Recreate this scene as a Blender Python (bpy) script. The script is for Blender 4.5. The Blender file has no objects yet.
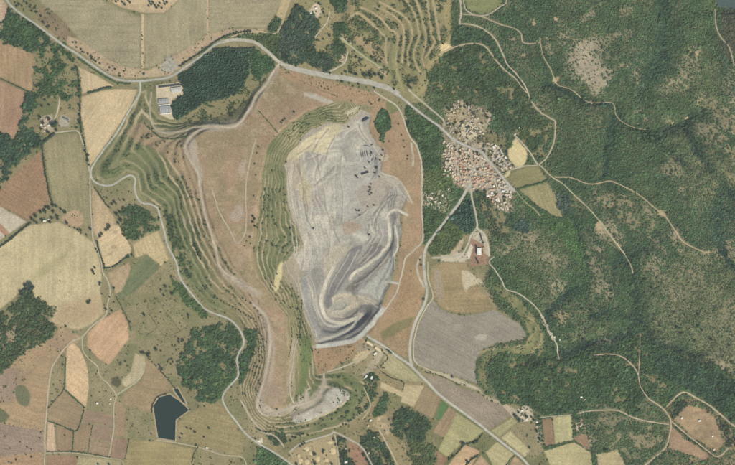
import bpy, bmesh, math, random
import numpy as np

# ------------------------------------------------------------------ camera, sky, sun, exposure
S = 5.0                      # metres per photograph pixel
W, HH = 735.0, 465.0
scene = bpy.context.scene
col = scene.collection
CAM_H = 30000.0
cam = bpy.data.cameras.new('camera')
cam.sensor_width = 36.0
cam.lens = 18.0 / ((W * S / 2) / CAM_H)
cam.clip_start = 100.0
cam.clip_end = 90000.0
camo = bpy.data.objects.new('camera', cam)
camo.location = (0, 0, CAM_H)
col.objects.link(camo)
scene.camera = camo

SUN_AZ, SUN_EL = 138.0, 47.0
world = bpy.data.worlds.new('World')
scene.world = world
world.use_nodes = True
wn = world.node_tree
sky = wn.nodes.new('ShaderNodeTexSky')
sky.sky_type = 'NISHITA'
sky.sun_disc = False
sky.sun_elevation = math.radians(SUN_EL)
sky.sun_rotation = math.radians(SUN_AZ)
sky.air_density = 1.2
sky.dust_density = 2.5
wn.nodes['Background'].inputs['Strength'].default_value = 0.12
wn.links.new(sky.outputs[0], wn.nodes['Background'].inputs['Color'])

sl = bpy.data.lights.new('sun', 'SUN')
sl.energy = 2.9
sl.angle = math.radians(0.53)
sl.color = (1.0, 0.96, 0.90)
so = bpy.data.objects.new('sun', sl)
so.rotation_euler = (math.radians(90 - SUN_EL), 0, math.radians(180 - SUN_AZ))
so.location = (0, 0, 3000)
col.objects.link(so)

vs = scene.view_settings
vs.view_transform = 'Standard'
vs.look = 'None'
vs.exposure = 0.36
vs.gamma = 1.0
vs.use_curve_mapping = False
scene.cycles.max_bounces = 4
scene.cycles.diffuse_bounces = 2
scene.cycles.volume_bounces = 0
ALB = 0.80                   # picture colour -> base colour
HAZE = 2.1e-6
SAT = 0.93                   # overall saturation of the land colours
FOL = 1.10                   # foliage colour factor

rng = np.random.default_rng(7)
random.seed(7)

# ------------------------------------------------------------------ helpers: colour, noise, polygons
def lin(c):
    c = np.asarray(c, float) / 255.0
    return np.where(c <= 0.04045, c / 12.92, ((c + 0.055) / 1.055) ** 2.4)

def alb(c):
    x = lin(c) * ALB * np.array([0.985, 1.01, 0.90])
    g = (x * np.array([0.3, 0.59, 0.11])).sum(-1, keepdims=True)
    return g + (x - g) * SAT

_lat = rng.random((4, 256, 256)).astype(np.float32)
def vnoise(u, v, k=0):
    iu = np.floor(u).astype(np.int64); iv = np.floor(v).astype(np.int64)
    fu = (u - iu).astype(np.float32); fv = (v - iv).astype(np.float32)
    fu = fu * fu * (3 - 2 * fu); fv = fv * fv * (3 - 2 * fv)
    L = _lat[k % 4]
    o = 37 * k
    a = L[(iu + o) & 255, iv & 255]; b = L[(iu + 1 + o) & 255, iv & 255]
    c = L[(iu + o) & 255, (iv + 1) & 255]; d = L[(iu + 1 + o) & 255, (iv + 1) & 255]
    return (a * (1 - fu) + b * fu) * (1 - fv) + (c * (1 - fu) + d * fu) * fv

def fbm(u, v, scale, octv=4, k=0, gain=0.5):
    s = np.zeros(np.shape(u), np.float32); amp = 1.0; tot = 0.0; f = 1.0 / scale
    for i in range(octv):
        s += amp * vnoise(u * f + 13.7 * i, v * f + 7.1 * i, k + i)
        tot += amp; amp *= gain; f *= 2.03
    return s / tot            # 0..1, mean .5

def sstep(a, b, x):
    t = np.clip((x - a) / (b - a), 0, 1)
    return t * t * (3 - 2 * t)

def smooth_poly(p, closed=True, step=1.5):
    """Catmull-Rom through p (pixels)."""
    p = np.asarray(p, float); n = len(p); out = []
    rngi = range(n) if closed else range(n - 1)
    for i in rngi:
        if closed:
            p0, p1, p2, p3 = p[i - 1], p[i], p[(i + 1) % n], p[(i + 2) % n]
        else:
            p0 = p[max(i - 1, 0)]; p1 = p[i]; p2 = p[i + 1]; p3 = p[min(i + 2, n - 1)]
        m = max(1, int(np.hypot(*(p2 - p1)) / step))
        for j in range(m):
            t = j / m
            out.append(0.5 * ((2 * p1) + (-p0 + p2) * t + (2 * p0 - 5 * p1 + 4 * p2 - p3) * t * t + (-p0 + 3 * p1 - 3 * p2 + p3) * t ** 3))
    if not closed:
        out.append(p[-1])
    return np.array(out)

def seg_dist(U, V, pts, closed):
    pts = np.asarray(pts, np.float32)
    U = U.astype(np.float32); V = V.astype(np.float32)
    best = np.full(U.shape, 1e12, np.float32)
    n = len(pts)
    for i in range(n if closed else n - 1):
        x0, y0 = pts[i]; x1, y1 = pts[(i + 1) % n]
        dx, dy = x1 - x0, y1 - y0
        L2 = dx * dx + dy * dy + 1e-9
        t = np.clip(((U - x0) * dx + (V - y0) * dy) / L2, 0, 1)
        d = (U - x0 - t * dx) ** 2 + (V - y0 - t * dy) ** 2
        np.minimum(best, d, out=best)
    return np.sqrt(best)

def inside(U, V, pts):
    pts = np.asarray(pts, np.float32); n = len(pts)
    r = np.zeros(U.shape, bool)
    for i in range(n):
        x0, y0 = pts[i]; x1, y1 = pts[(i + 1) % n]
        if y0 == y1: continue
        c = ((y0 > V) != (y1 > V)) & (U < (x1 - x0) * (V - y0) / (y1 - y0) + x0)
        r ^= c
    return r

def sdf(U, V, pts):            # positive inside
    d = seg_dist(U, V, pts, True)
    return np.where(inside(U, V, pts), d, -d)

def T(ix, iy, pts):            # points read off a 5x enlargement of tile ix, iy
    return [(147 * ix + q[0] / 5.0, 93 * iy + q[1] / 5.0) + tuple(q[2:]) for q in pts]

# ------------------------------------------------------------------ the terrain sheet: one grid, fine in view, coarse to the horizon
SP = 0.62
def axis(n):
    core = np.arange(-12, n + 12 + SP / 2, SP)
    ext = []; x = 0.0; s = SP
    while x < 6000:
        s = min(s * 1.35, 700.0); x += s; ext.append(x)
    ext = np.array(ext)
    return np.concatenate([core[0] - ext[::-1], core, core[-1] + ext])
AU, AV = axis(W), axis(HH)
NU, NV = len(AU), len(AV)
U, V = np.meshgrid(AU, AV)              # shape NV, NU
U = U.astype(np.float32); V = V.astype(np.float32)
Z = np.zeros(U.shape, np.float32)
C = np.zeros(U.shape + (3,), np.float32)
ID = np.zeros(U.shape, np.int16)
DEN = np.zeros(U.shape, np.float32)     # shrub / tree cover
FT = np.zeros(U.shape + (3,), np.float32)   # foliage tint
FS = np.full(U.shape, 1.0, np.float32)      # foliage size
FZ = np.zeros(U.shape, np.int16)        # woodland zone
ZONES = []                              # terrain parts: (name, label, category)
WOODS = []                              # woodland masses

NWU = (fbm(U, V, 9, 3, 1) - 0.5) * 2
NWV = (fbm(U, V, 9, 3, 2) - 0.5) * 2
NF = (fbm(U, V, 2.2, 2, 3) - 0.5) * 2
NM = (fbm(U, V, 14, 4, 0) - 0.5) * 2
NB2 = (fbm(U + 0.6 * V, V - 0.4 * U, 22, 3, 1) - 0.5) * 2
NW2U = (fbm(U, V, 4.5, 4, 0, 0.7) - 0.5) * 2
NW2V = (fbm(U, V, 4.5, 4, 3, 0.7) - 0.5) * 2
NL = (fbm(U, V, 60, 3, 2) - 0.5) * 2

def box(pts, pad):
    p = np.asarray(pts)
    j0, j1 = np.searchsorted(AU, [p[:, 0].min() - pad, p[:, 0].max() + pad])
    i0, i1 = np.searchsorted(AV, [p[:, 1].min() - pad, p[:, 1].max() + pad])
    return slice(i0, max(i1, i0 + 1)), slice(j0, max(j1, j0 + 1))

def mask(pts, soft=0.55, warp=0.0, smooth=False):
    if smooth: pts = smooth_poly(pts, True, 3)
    b = box(pts, soft + warp * 2 + 2)
    d = sdf(U[b] + NWU[b] * warp, V[b] + NWV[b] * warp, pts)
    return b, sstep(-soft, soft, d), d

def paint(pts, c, soft=0.55, warp=0.25, smooth=False, mott=0.10, op=1.0, c2=None, c2s=None):
    b, m, d = mask(pts, soft, warp, smooth)
    base = alb(c)[None, None, :]
    if c2 is not None:
        k = sstep(0.35, 0.65, fbm(U[b], V[b], c2s or 16, 4, 1))[..., None]
        base = base * (1 - k) + alb(c2)[None, None, :] * k
    shade = (1 + mott * NM[b] + mott * 0.6 * NF[b] + 0.10 * NB2[b])[..., None]
    mm = (m * op)[..., None]
    C[b] = C[b] * (1 - mm) + base * shade * mm
    return b, m, d

def zone(name, label, category, b, m):
    ZONES.append((name, label, category))
    ID[b][m > 0.5] = len(ZONES) - 1

FN = [0]
def field(label, pts, c, **kw):
    b, m, d = paint(pts, c, **kw)
    # plough and harvest lines along the longest side, damp and worn patches
    q = np.array(pts, float); e = np.roll(q, -1, 0) - q; k = np.argmax((e ** 2).sum(1)); dr_ = e[k] / (np.hypot(*e[k]) + 1e-9)
    FN[0] += 1; r = np.random.default_rng(FN[0])
    s1 = (U[b] * -dr_[1] + V[b] * dr_[0]) + 0.35 * NWU[b]; s2 = U[b] * dr_[0] + V[b] * dr_[1]
    per = r.uniform(1.9, 2.7)
    st = 0.022 * np.sin(s1 * 6.283 / per) + 0.11 * (vnoise(s1 / 1.6 + 31 * FN[0], s2 / 26, FN[0]) - 0.5) * 2
    st += 0.13 * (fbm(U[b] + 50 * FN[0], V[b], 17, 4, FN[0]) - 0.5) * 2
    edge = -0.10 * (1 - sstep(0.5, 2.2, d)) * r.uniform(0.2, 1.0)
    C[b] *= (1 + (st + edge) * m)[..., None]
    zone('field', label, 'field', b, m)
    DEN[b] *= (1 - m)
    return b, m

def wood(label, pts, c, tint, den=0.95, size=1.25, warp=1.2, name='woodland', soft=1.0, smooth=True, c2=None, gaps=0.0):
    """a mass of trees: litter colour under it, density, leaf colour"""
    if smooth: pts = smooth_poly(pts, True, 3)
    b = box(pts, soft + warp * 4 + 3)
    d = sdf(U[b] + NWU[b] * warp * 2.2 + NW2U[b] * warp * 3.6, V[b] + NWV[b] * warp * 2.2 + NW2V[b] * warp * 3.6, pts)
    m = sstep(-soft, soft, d)
    mm = m[..., None]
    C[b] = C[b] * (1 - mm) + (alb(c) * (1 + 0.12 * NM[b][..., None])) * mm
    dd = np.full(m.shape, den, np.float32)
    if gaps > 0:
        gp = sstep(0.66 - gaps * 0.30, 0.72 - gaps * 0.2, fbm(U[b], V[b], 7, 4, 2, 0.6))
        dd = dd * (1 - gp * 0.9)
        gp = (gp * m * 0.9)[..., None]
        C[b] = C[b] * (1 - gp) + alb((138, 127, 90)) * (1 + 0.12 * NM[b][..., None]) * gp
    DEN[b] = DEN[b] * (1 - m) + dd * m
    tt = alb(tint) * (1 + 0.30 * (fbm(U[b], V[b], 13, 4, 1) - 0.5)[..., None] * 2)
    if c2 is not None:
        k = sstep(0.35, 0.65, fbm(U[b], V[b], 11, 3, 3))[..., None]
        tt = tt * (1 - k) + alb(c2) * k
    FT[b] = np.where(mm > 0.4, tt, FT[b])
    FS[b] = np.where(m > 0.4, size, FS[b])
    WOODS.append((name, label))
    FZ[b][m > 0.4] = len(WOODS) - 1
    return b, m

WOODS.append(('shrubs', 'loose low green shrubs scattered over farmland verges and spoil terraces'))
WOODS.append(('hillside_scrub', 'low green maquis scrub covering the hills on the eastern side'))
# ------------------------------------------------------------------ base land: farmland plain and eastern hills
ZONES.append(('ground', 'olive and tan open farmland with rough pasture in the west and south', 'land'))
kk = sstep(0.3, 0.7, fbm(U, V, 26, 4, 3))[..., None]
C[:] = (alb((148, 134, 99)) * (1 - kk) + alb((128, 122, 85)) * kk) * (1 + 0.10 * NM + 0.06 * NF)[..., None]
Z[:] = NL * 5 + 4
DEN[:] = 0.035
FT[:] = alb((84, 96, 58))
FS[:] = 0.9

HILL = [(452, -60), (452, 20), (450, 45), (430, 72), (424, 100), (405, 106), (414, 140), (423, 160), (424, 200), (426, 240), (470, 232), (492, 226), (490, 262),
        (486, 285), (497, 307), (522, 324), (527, 338), (497, 345), (478, 360), (476, 378), (484, 394), (510, 403), (532, 409), (545, 452), (556, 470), (560, 540),
        (6000, 540), (6000, -60)]
b, mh, dh = mask(HILL, 3.0, 3.0)
g1 = sstep(0.36, 0.66, fbm(U[b], V[b], 34, 5, 1))[..., None]
g2 = sstep(0.42, 0.72, fbm(U[b], V[b], 17, 5, 2))[..., None]
eastg = sstep(640, 735, U[b])[..., None] * sstep(90, 140, V[b])[..., None]
under = alb((82, 97, 65)) * (1 - g1) + alb((100, 107, 73)) * g1
k2 = np.clip(0.50 * g2 + 0.36 * eastg, 0, 0.8)
under = under * (1 - k2) + alb((142, 129, 98)) * k2
C[b] = C[b] * (1 - mh[..., None]) + under * (1 + 0.12 * NM[b] + 0.08 * NF[b])[..., None] * mh[..., None]
DEN[b] = DEN[b] * (1 - mh) + mh * (0.93 - 0.40 * g2[..., 0] - 0.28 * eastg[..., 0]) * (0.62 + 0.5 * sstep(0.35, 0.6, fbm(U[b], V[b], 4.5, 4, 0, 0.65)))
tint = alb((72, 99, 63)) * (1 - g1) + alb((90, 109, 69)) * g1
FT[b] = FT[b] * (1 - mh[..., None]) + tint * mh[..., None]
FS[b] = FS[b] * (1 - mh) + 0.95 * mh
FZ[b][mh > 0.5] = 1
zone('hillside', 'green scrub covered hills rising along the whole eastern side', 'hillside', b, mh)

# relief of the hills: ridges, with ravines cut along traced lines
e = sstep(430, 760, U) * sstep(-10, 25, sdf(U[::1, ::1], V, HILL)) if False else sstep(450, 760, U)
Z += e * (95 + 40 * (fbm(U, V, 95, 5, 1) - 0.5) + 26 * (np.abs(fbm(U, V, 60, 5, 2) - 0.5) * 2 - 0.3) + 14 * (fbm(U, V, 22, 4, 3) - 0.5))
RAV = [([(545, 84), (562, 90), (588, 102), (612, 104), (624, 122), (648, 131), (668, 130), (684, 122), (700, 112)], 30, 11),
       ([(646, 131), (662, 146), (678, 158), (690, 170)], 20, 8),
       ([(684, 124), (692, 142), (704, 162), (718, 178), (734, 196)], 28, 9),
       ([(612, 118), (608, 150), (604, 176)], 14, 8),
       ([(520, 362), (556, 356), (594, 343), (622, 335), (646, 338), (672, 348), (704, 358), (735, 378)], 24, 10),
       ([(590, 315), (612, 312), (640, 322), (650, 332)], 14, 7),
       ([(622, 252), (632, 276), (636, 300), (634, 325)], 14, 8),
       ([(660, 0), (664, 30), (658, 62), (640, 90), (640, 122)], 22, 13),
       ([(720, 190), (716, 220), (722, 250), (735, 270)], 18, 10),
       ([(560, 200), (574, 224), (582, 250), (585, 280), (560, 300), (545, 320)], 10, 8),
       ([(655, 235), (640, 250), (615, 262)], 10, 7)]
for pts, dep, hw in RAV:
    p = smooth_poly(pts, False, 5)
    b = box(p, hw * 3)
    d = seg_dist(U[b] + NWU[b] * 2.5, V[b] + NWV[b] * 2.5, p, False)
    Z[b] -= 1.35 * dep * np.exp(-(d / hw) ** 1.4)
    k = np.exp(-(d / (hw * 0.45)) ** 2)
    DEN[b] = np.maximum(DEN[b], k * 0.98)
    kk = (k * 0.85)[..., None]
    FT[b] = FT[b] * (1 - kk) + alb((46, 70, 58)) * kk
    FS[b] += 0.4 * k
    C[b] = C[b] * (1 - kk) + alb((80, 92, 64)) * kk

# greener / bluer belts on the hills and pale bare patches
def tintpatch(u, v, ru, rv, ang, c, op=0.8, den=None, size=None):
    pts = [(u + ru * math.cos(a) * math.cos(ang) - rv * math.sin(a) * math.sin(ang), v + ru * math.cos(a) * math.sin(ang) + rv * math.sin(a) * math.cos(ang)) for a in np.linspace(0, 2 * math.pi, 20, endpoint=False)]
    b, m, d = mask(pts, min(ru, rv) * 0.7, 4.0)
    mm = (m * op)[..., None]
    FT[b] = FT[b] * (1 - mm) + alb(c) * mm
    if den is not None: DEN[b] = DEN[b] * (1 - m) + den * m
    if size is not None: FS[b] = FS[b] * (1 - m) + size * m
for a in [(655, 50, 26, 42, 0.2, (70, 96, 68)), (700, 30, 30, 26, 0, (78, 104, 66)), (735, 60, 18, 40, 0, (70, 96, 70)), (570, 150, 24, 40, 0, (72, 95, 60)), (640, 150, 30, 24, 0.3, (78, 103, 64)),
          (690, 205, 40, 26, 0.2, (80, 106, 68)), (640, 245, 24, 16, 0.3, (72, 97, 64)), (720, 220, 18, 26, 0, (66, 92, 68)), (585, 275, 12, 34, -0.3, (76, 102, 62)), (620, 300, 16, 34, 0.1, (72, 98, 62)),
          (545, 40, 30, 26, 0, (74, 98, 64)), (600, 10, 40, 16, 0, (78, 102, 66)), (515, 280, 20, 20, 0, (80, 104, 60)), (555, 230, 16, 20, 0.7, (78, 106, 62)), (660, 105, 40, 20, 0, (82, 106, 66))]:
    tintpatch(*a, den=0.9)

def bare(u, v, ru, rv, ang=0.0, c=(156, 142, 112), den=0.16, op=0.85, thr=0.46):
    big = ru > 17 and thr > 0.4
    if big: c, den, op = (134, 130, 96), 0.62, 0.65
    pts = [(u + ru * math.cos(a) * math.cos(ang) - rv * math.sin(a) * math.sin(ang), v + ru * math.cos(a) * math.sin(ang) + rv * math.sin(a) * math.cos(ang)) for a in np.linspace(0, 2 * math.pi, 24, endpoint=False)]
    b, m, d = mask(pts, min(ru, rv) * 0.7, 5.0)
    n = sstep(thr - 0.22, thr + 0.14, fbm(U[b], V[b], 4.6, 5, 1, 0.65)) * 0.8 + 0.2
    m = m * op * n
    mm = m[..., None]
    C[b] = C[b] * (1 - mm) + alb(c) * (1 + 0.16 * NM[b] + 0.14 * NF[b])[..., None] * mm
    DEN[b] = DEN[b] * (1 - m) + den * m
    if big: FT[b] = FT[b] * (1 - 0.7 * mm) + alb((104, 112, 72)) * 0.7 * mm; FS[b] = FS[b] * (1 - 0.25 * m)
for a in [(540, 252, 30, 20, 0.35), (506, 247, 9, 10), (528, 236, 10, 8, 0.5), (556, 262, 14, 10, 0.3), (549, 44, 4, 12), (566, 36, 9, 9, 0.4), (626, 12, 10, 5, -0.6), (604, 42, 16, 7, -0.5), (624, 36, 8, 5, -0.4),
          (590, 14, 14, 4, -0.8), (692, 58, 10, 13, 0.2), (684, 76, 9, 14, 0.1), (711, 118, 7, 27, -0.55), (700, 130, 7, 9), (674, 166, 10, 14), (732, 147, 6, 22), (706, 100, 12, 8, 0.4), (668, 88, 14, 8), (626, 64, 9, 5, -0.4),
          (636, 78, 4, 9), (634, 217, 12, 11, 0.5), (594, 258, 11, 17), (656, 262, 10, 14, 0.2), (726, 252, 14, 9), (648, 210, 5, 10, -0.6), (600, 198, 10, 9), (608, 202, 5, 8), (602, 290, 14, 12), (555, 287, 11, 9, 0.3),
          (559, 317, 8, 7), (636, 432, 14, 12), (652, 446, 14, 9), (618, 436, 5, 6), (697, 258, 18, 9, 0.3), (690, 320, 45, 34, 0.1), (720, 340, 20, 24), (665, 290, 20, 16), (700, 180, 20, 18, 0.4), (605, 343, 9, 7), (720, 365, 14, 9, 0.5),
          (668, 118, 6, 4), (640, 110, 5, 6), (645, 122, 6, 3), (655, 245, 4, 12, -0.5), (676, 240, 6, 16, -0.6), (612, 232, 8, 18, -0.6), (604, 232, 10, 6), (536, 110, 6, 8), (535, 140, 7, 8), (680, 188, 8, 4), (513, 40, 5, 4), (523, 55, 4, 4),
          (590, 440, 8, 10), (604, 404, 12, 6), (620, 395, 7, 9), (585, 392, 6, 8), (545, 385, 7, 4), (735, 110, 14, 40, 0.0)]:
    bare(*a)
for a in [(586, 66, 22, 17, 0.5), (584, 50, 9, 15, 0.4), (598, 78, 12, 14, 0.2)]:
    bare(*a, c=(172, 156, 130), den=0.03, thr=0.30)
for (u, v, r, rv) in [(661, 211, 4, 3.5), (704, 252, 3, 2.2), (624, 198, 3.4, 3), (598, 227, 4, 5), (533, 23, 2, 2), (558, 17, 3, 2.4), (697, 53, 3, 2.5), (685, 117, 3, 2.2), (556, 81, 3, 4), (674, 124, 2, 2), (588, 103, 3, 2)]:
    bare(u, v, r, rv, c=(182, 158, 122), den=0.0, thr=0.2, op=1)
for pts in ([(598, 414), (640, 420), (666, 427), (665, 446), (645, 464), (612, 455), (598, 430)], [(596, 186), (618, 190), (640, 214), (652, 236), (636, 232), (612, 214), (598, 206)], [(696, 96), (716, 104), (734, 132), (745, 170), (722, 150), (704, 126)], [(640, 200), (652, 214), (668, 232), (684, 248), (668, 246), (650, 226)]):
    b, m, d = paint(pts, (144, 131, 98), soft=4, warp=4, op=0.75, c2=(100, 106, 70), c2s=6)
    DEN[b] = DEN[b] * (1 - m) + m * (0.15 + 0.75 * sstep(0.42, 0.58, fbm(U[b], V[b], 6, 4, 1, 0.6)))
# dark burnt strip and lake in the far corner
LAKE = [(715, -30), (714, -2), (717, 6), (724, 10), (733, 11), (748, 8), (770, 4), (790, -30)]
b, m, d = paint(LAKE, (110, 112, 100), warp=0.6)
DEN[b] *= (1 - m)
Z[b] = Z[b] * (1 - sstep(-9, 0, d)) + 66 * sstep(-9, 0, d) - 6 * sstep(0, 6, d)
tintpatch(730, 30, 12, 26, 0.15, (84, 86, 68), op=0.95, den=0.9)

# ------------------------------------------------------------------ rough farmland of the west and south
paint([(110, 285), (140, 288), (165, 268), (182, 285), (205, 312), (222, 322), (196, 330), (188, 350), (176, 372), (190, 400), (232, 425), (258, 446), (255, 470), (120, 475), (118, 400), (128, 340)], (142, 130, 94), warp=2, soft=2, c2=(126, 121, 83), c2s=12)
paint([(100, 60), (140, 84), (137, 100), (128, 116), (110, 142), (92, 172), (100, 186), (130, 178), (140, 200), (160, 204), (155, 180), (150, 140), (150, 100), (160, 84)], (116, 116, 78), warp=1.5, soft=1.5, c2=(134, 126, 88))
paint([(0, 60), (40, 52), (80, 70), (92, 100), (88, 135), (45, 150), (0, 190)], (112, 112, 74), warp=1, soft=2, c2=(140, 126, 90))
paint([(0, 330), (60, 326), (84, 338), (60, 356), (48, 378), (46, 420), (44, 470), (-20, 475), (-20, 330)], (166, 139, 104), soft=2, warp=2, c2=(156, 130, 104), c2s=20)
paint([(330, 425), (372, 400), (372, 370), (384, 352), (424, 384), (448, 404), (440, 440), (436, 470), (250, 475), (258, 446), (290, 440)], (124, 118, 80), soft=2, warp=2, c2=(148, 132, 94))
paint([(430, 470), (448, 405), (490, 432), (530, 462), (545, 450), (556, 475)], (110, 112, 72), soft=1.5, warp=1, c2=(122, 118, 78))
paint([(270, 40), (290, 0), (450, -20), (452, 44), (428, 74), (422, 106), (392, 92), (350, 78), (295, 66)], (138, 130, 88), soft=2, warp=2, c2=(150, 136, 96))
paint([(660, 408), (684, 392), (740, 430), (760, 480), (640, 480), (668, 446)], (146, 124, 92), soft=2, warp=2.5, c2=(128, 116, 82))

# ------------------------------------------------------------------ the mine: spoil heap with terraces west of the pit
def sd_full(pts, pad):
    b = box(pts, pad)
    return b, sdf(U[b] + NWU[b] * 2.2, V[b] + NWV[b] * 2.2, pts)
TOE = [(279, 62), (262, 80), (250, 95), (232, 112), (205, 118), (178, 123), (158, 118), (150, 105), (146, 90), (139, 92), (130, 112), (120, 132), (108, 150), (96, 165), (96, 178), (104, 183), (118, 179), (128, 172), (137, 176), (139, 192),
       (150, 201), (161, 206), (167, 226), (173, 248), (183, 270), (194, 289), (208, 304), (224, 312), (238, 320), (248, 335), (250, 350), (245, 372), (240, 385), (242, 400), (252, 420), (264, 430), (280, 437), (305, 436), (330, 430), (350, 424),
       (366, 412), (374, 398), (370, 385), (352, 378), (345, 370), (330, 372), (318, 375), (316, 350), (312, 338), (305, 320), (300, 302), (296, 287), (290, 278), (286, 264), (293, 254), (301, 247), (302, 240), (297, 229), (291, 222), (288, 205),
       (286, 184), (283, 165), (289, 152), (299, 140), (310, 129), (330, 122), (345, 124), (350, 117), (360, 109), (352, 100), (330, 92), (300, 80)]
TOP = [(277, 68), (268, 84), (257, 100), (243, 122), (208, 129), (194, 136), (187, 146), (196, 166), (203, 188), (211, 216), (222, 238), (232, 256), (243, 272), (254, 290), (266, 312), (271, 340), (270, 370), (262, 392), (266, 406), (280, 404),
       (287, 388), (287, 350), (284, 320), (272, 300), (256, 280), (248, 262), (250, 240), (255, 210), (259, 175), (264, 150), (272, 138), (288, 122), (306, 110), (326, 103), (342, 100), (330, 94), (300, 82)]
b, dt = sd_full(TOE, 12)
dp = sdf(U[b] + NWU[b] * 2.2, V[b] + NWV[b] * 2.2, TOP)
u, v = U[b], V[b]
t = np.where(dp > 0, 1.0, np.clip(dt, 0, None) / (np.clip(dt, 0, None) + np.clip(-dp, 0, None) + 1e-6))
hm = sstep(-0.5, 0.5, dt)
NB = 8
s = t * NB + 0.35 * (fbm(u, v, 40, 2, 3) - 0.5)
fl = np.floor(s); fr = s - fl
stair = np.clip(fl + sstep(0.40, 0.85, fr), 0, NB) / NB
htop = np.interp(v, [60, 90, 150, 230, 290, 340, 400, 440], [8, 24, 52, 60, 46, 34, 20, 8])
nd = ((v - 62) * 81 - (u - 279) * 47) / 93.6
htop = htop * (0.12 + 0.88 * sstep(2, 48, nd))
Z[b] += htop * stair * hm + 0.5 * hm * NM[b]
soilA, soilB = alb((165, 138, 108)), alb((152, 130, 100))
green, green2, tan = alb((97, 103, 67)), alb((119, 116, 81)), alb((180, 160, 126))
k = sstep(0.4, 0.6, fbm(u, v, 18, 4, 1))[..., None]
top_c = alb((160, 133, 104)) * (1 - k) + alb((152, 132, 99)) * k
ter = green * (1 - k) + green2 * k
south = sstep(265, 300, v) * sstep(300, 278, u)      # browner on the south-west benches
ter = ter * (1 - 0.55 * south[..., None]) + alb((150, 132, 98)) * 0.55 * south[..., None]
line = sstep(0.0, 0.06, fr) * (1 - sstep(0.26, 0.36, fr)) * (0.5 + 0.55 * sstep(0.38, 0.58, fbm(u, v, 13, 3, 2)))
brn = sstep(0.45, 0.75, t + 0.25 * NM[b]) * sstep(262, 250, u) * 0.75
ter = ter * (1 - brn[..., None]) + alb((152, 131, 99)) * brn[..., None]
ter = ter * (1 - line[..., None] * 0.95) + tan * line[..., None] * 0.95
up = sstep(0.80, 0.97, t + 0.08 * NM[b])[..., None]
cc = ter * (1 - up) + top_c * up
rub = sstep(0.50, 0.72, fbm(u, v, 6, 5, 2, 0.65))[..., None] * 0.5 * up
grs = sstep(0.52, 0.70, fbm(u, v, 11, 5, 0, 0.6))[..., None] * 0.55 * up
cc = cc * (1 - grs) + alb((134, 122, 84)) * grs
cc = cc * (1 - rub) + alb((180, 156, 128)) * rub
C[b] = C[b] * (1 - hm[..., None]) + cc * (1 + 0.11 * NM[b] + 0.07 * NF[b])[..., None] * hm[..., None]
shr = (1 - up[..., 0]) * sstep(0.5, 0.62, fr) * sstep(0.48, 0.66, fbm(u, v, 9, 3, 1))
DEN[b] = DEN[b] * (1 - hm) + hm * shr * 0.45
FT[b] = np.where(hm[..., None] > 0.5, alb((70, 88, 54)), FT[b])
FS[b] = np.where(hm > 0.5, 0.85, FS[b])
FZ[b][hm > 0.5] = 0
zone('spoil_heap', 'terraced spoil heap with brown top and green benches west of the pit', 'spoil heap', b, hm)
# pale green turf between heap and pit, scrub foot in the west
for pts, c, op in [([(268, 142), (284, 150), (285, 182), (288, 208), (297, 230), (300, 245), (286, 262), (275, 268), (270, 240), (266, 200), (264, 165)], (98, 108, 68), 0.22),
                   ([(303, 336), (310, 338), (312, 352), (308, 372), (304, 392), (298, 392), (299, 365), (300, 345)], (104, 116, 66), 0.9),
                   ([(312, 384), (318, 384), (317, 398), (309, 396)], (106, 114, 70), 0.9),
                   ([(330, 374), (350, 374), (362, 384), (370, 396), (364, 410), (346, 420), (330, 425), (310, 428), (345, 408), (352, 396), (348, 386), (338, 384)], (108, 114, 70), 0.8),
                   ([(276, 66), (300, 73), (340, 84), (376, 94), (396, 106), (402, 122), (408, 135), (380, 122), (372, 108), (350, 102), (320, 96), (300, 90)], (170, 136, 104), 0.75),
                   ([(100, 150), (125, 135), (150, 150), (172, 180), (182, 215), (170, 232), (160, 204), (142, 196), (138, 180), (128, 172), (110, 182), (97, 176)], (106, 114, 72), 0.55),
                   ([(148, 124), (166, 137), (192, 137), (187, 150), (197, 170), (203, 200), (194, 196), (180, 172), (160, 152), (136, 142), (128, 132), (140, 122)], (160, 135, 104), 0.8),
                   ([(165, 215), (185, 228), (198, 262), (215, 290), (236, 312), (246, 330), (226, 314), (205, 303), (188, 283), (176, 262)], (98, 110, 66), 0.6),
                   ([(238, 282), (262, 300), (276, 340), (262, 345), (252, 310)], (158, 132, 106), 0.55),
                   ([(205, 252), (224, 258), (240, 290), (258, 320), (262, 400), (246, 380), (236, 330), (218, 300)], (152, 133, 97), 0.35),
                   ([(286, 300), (296, 300), (302, 330), (298, 390), (288, 400), (284, 350)], (140, 130, 90), 0.5)]:
    paint(pts, c, soft=1.5, warp=1.6, op=op, smooth=True)
b, m, d = paint([(292, 417.5), (300, 413), (311, 408.5), (321, 402), (327, 391), (337, 387), (347, 391), (350, 398), (343, 404), (329, 412), (313, 419), (297, 423)], (182, 174, 160), soft=0.9, warp=1.0, smooth=True, c2=(166, 156, 140), c2s=5)
Z[b] += 9 * sstep(-3, 2, d)

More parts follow.
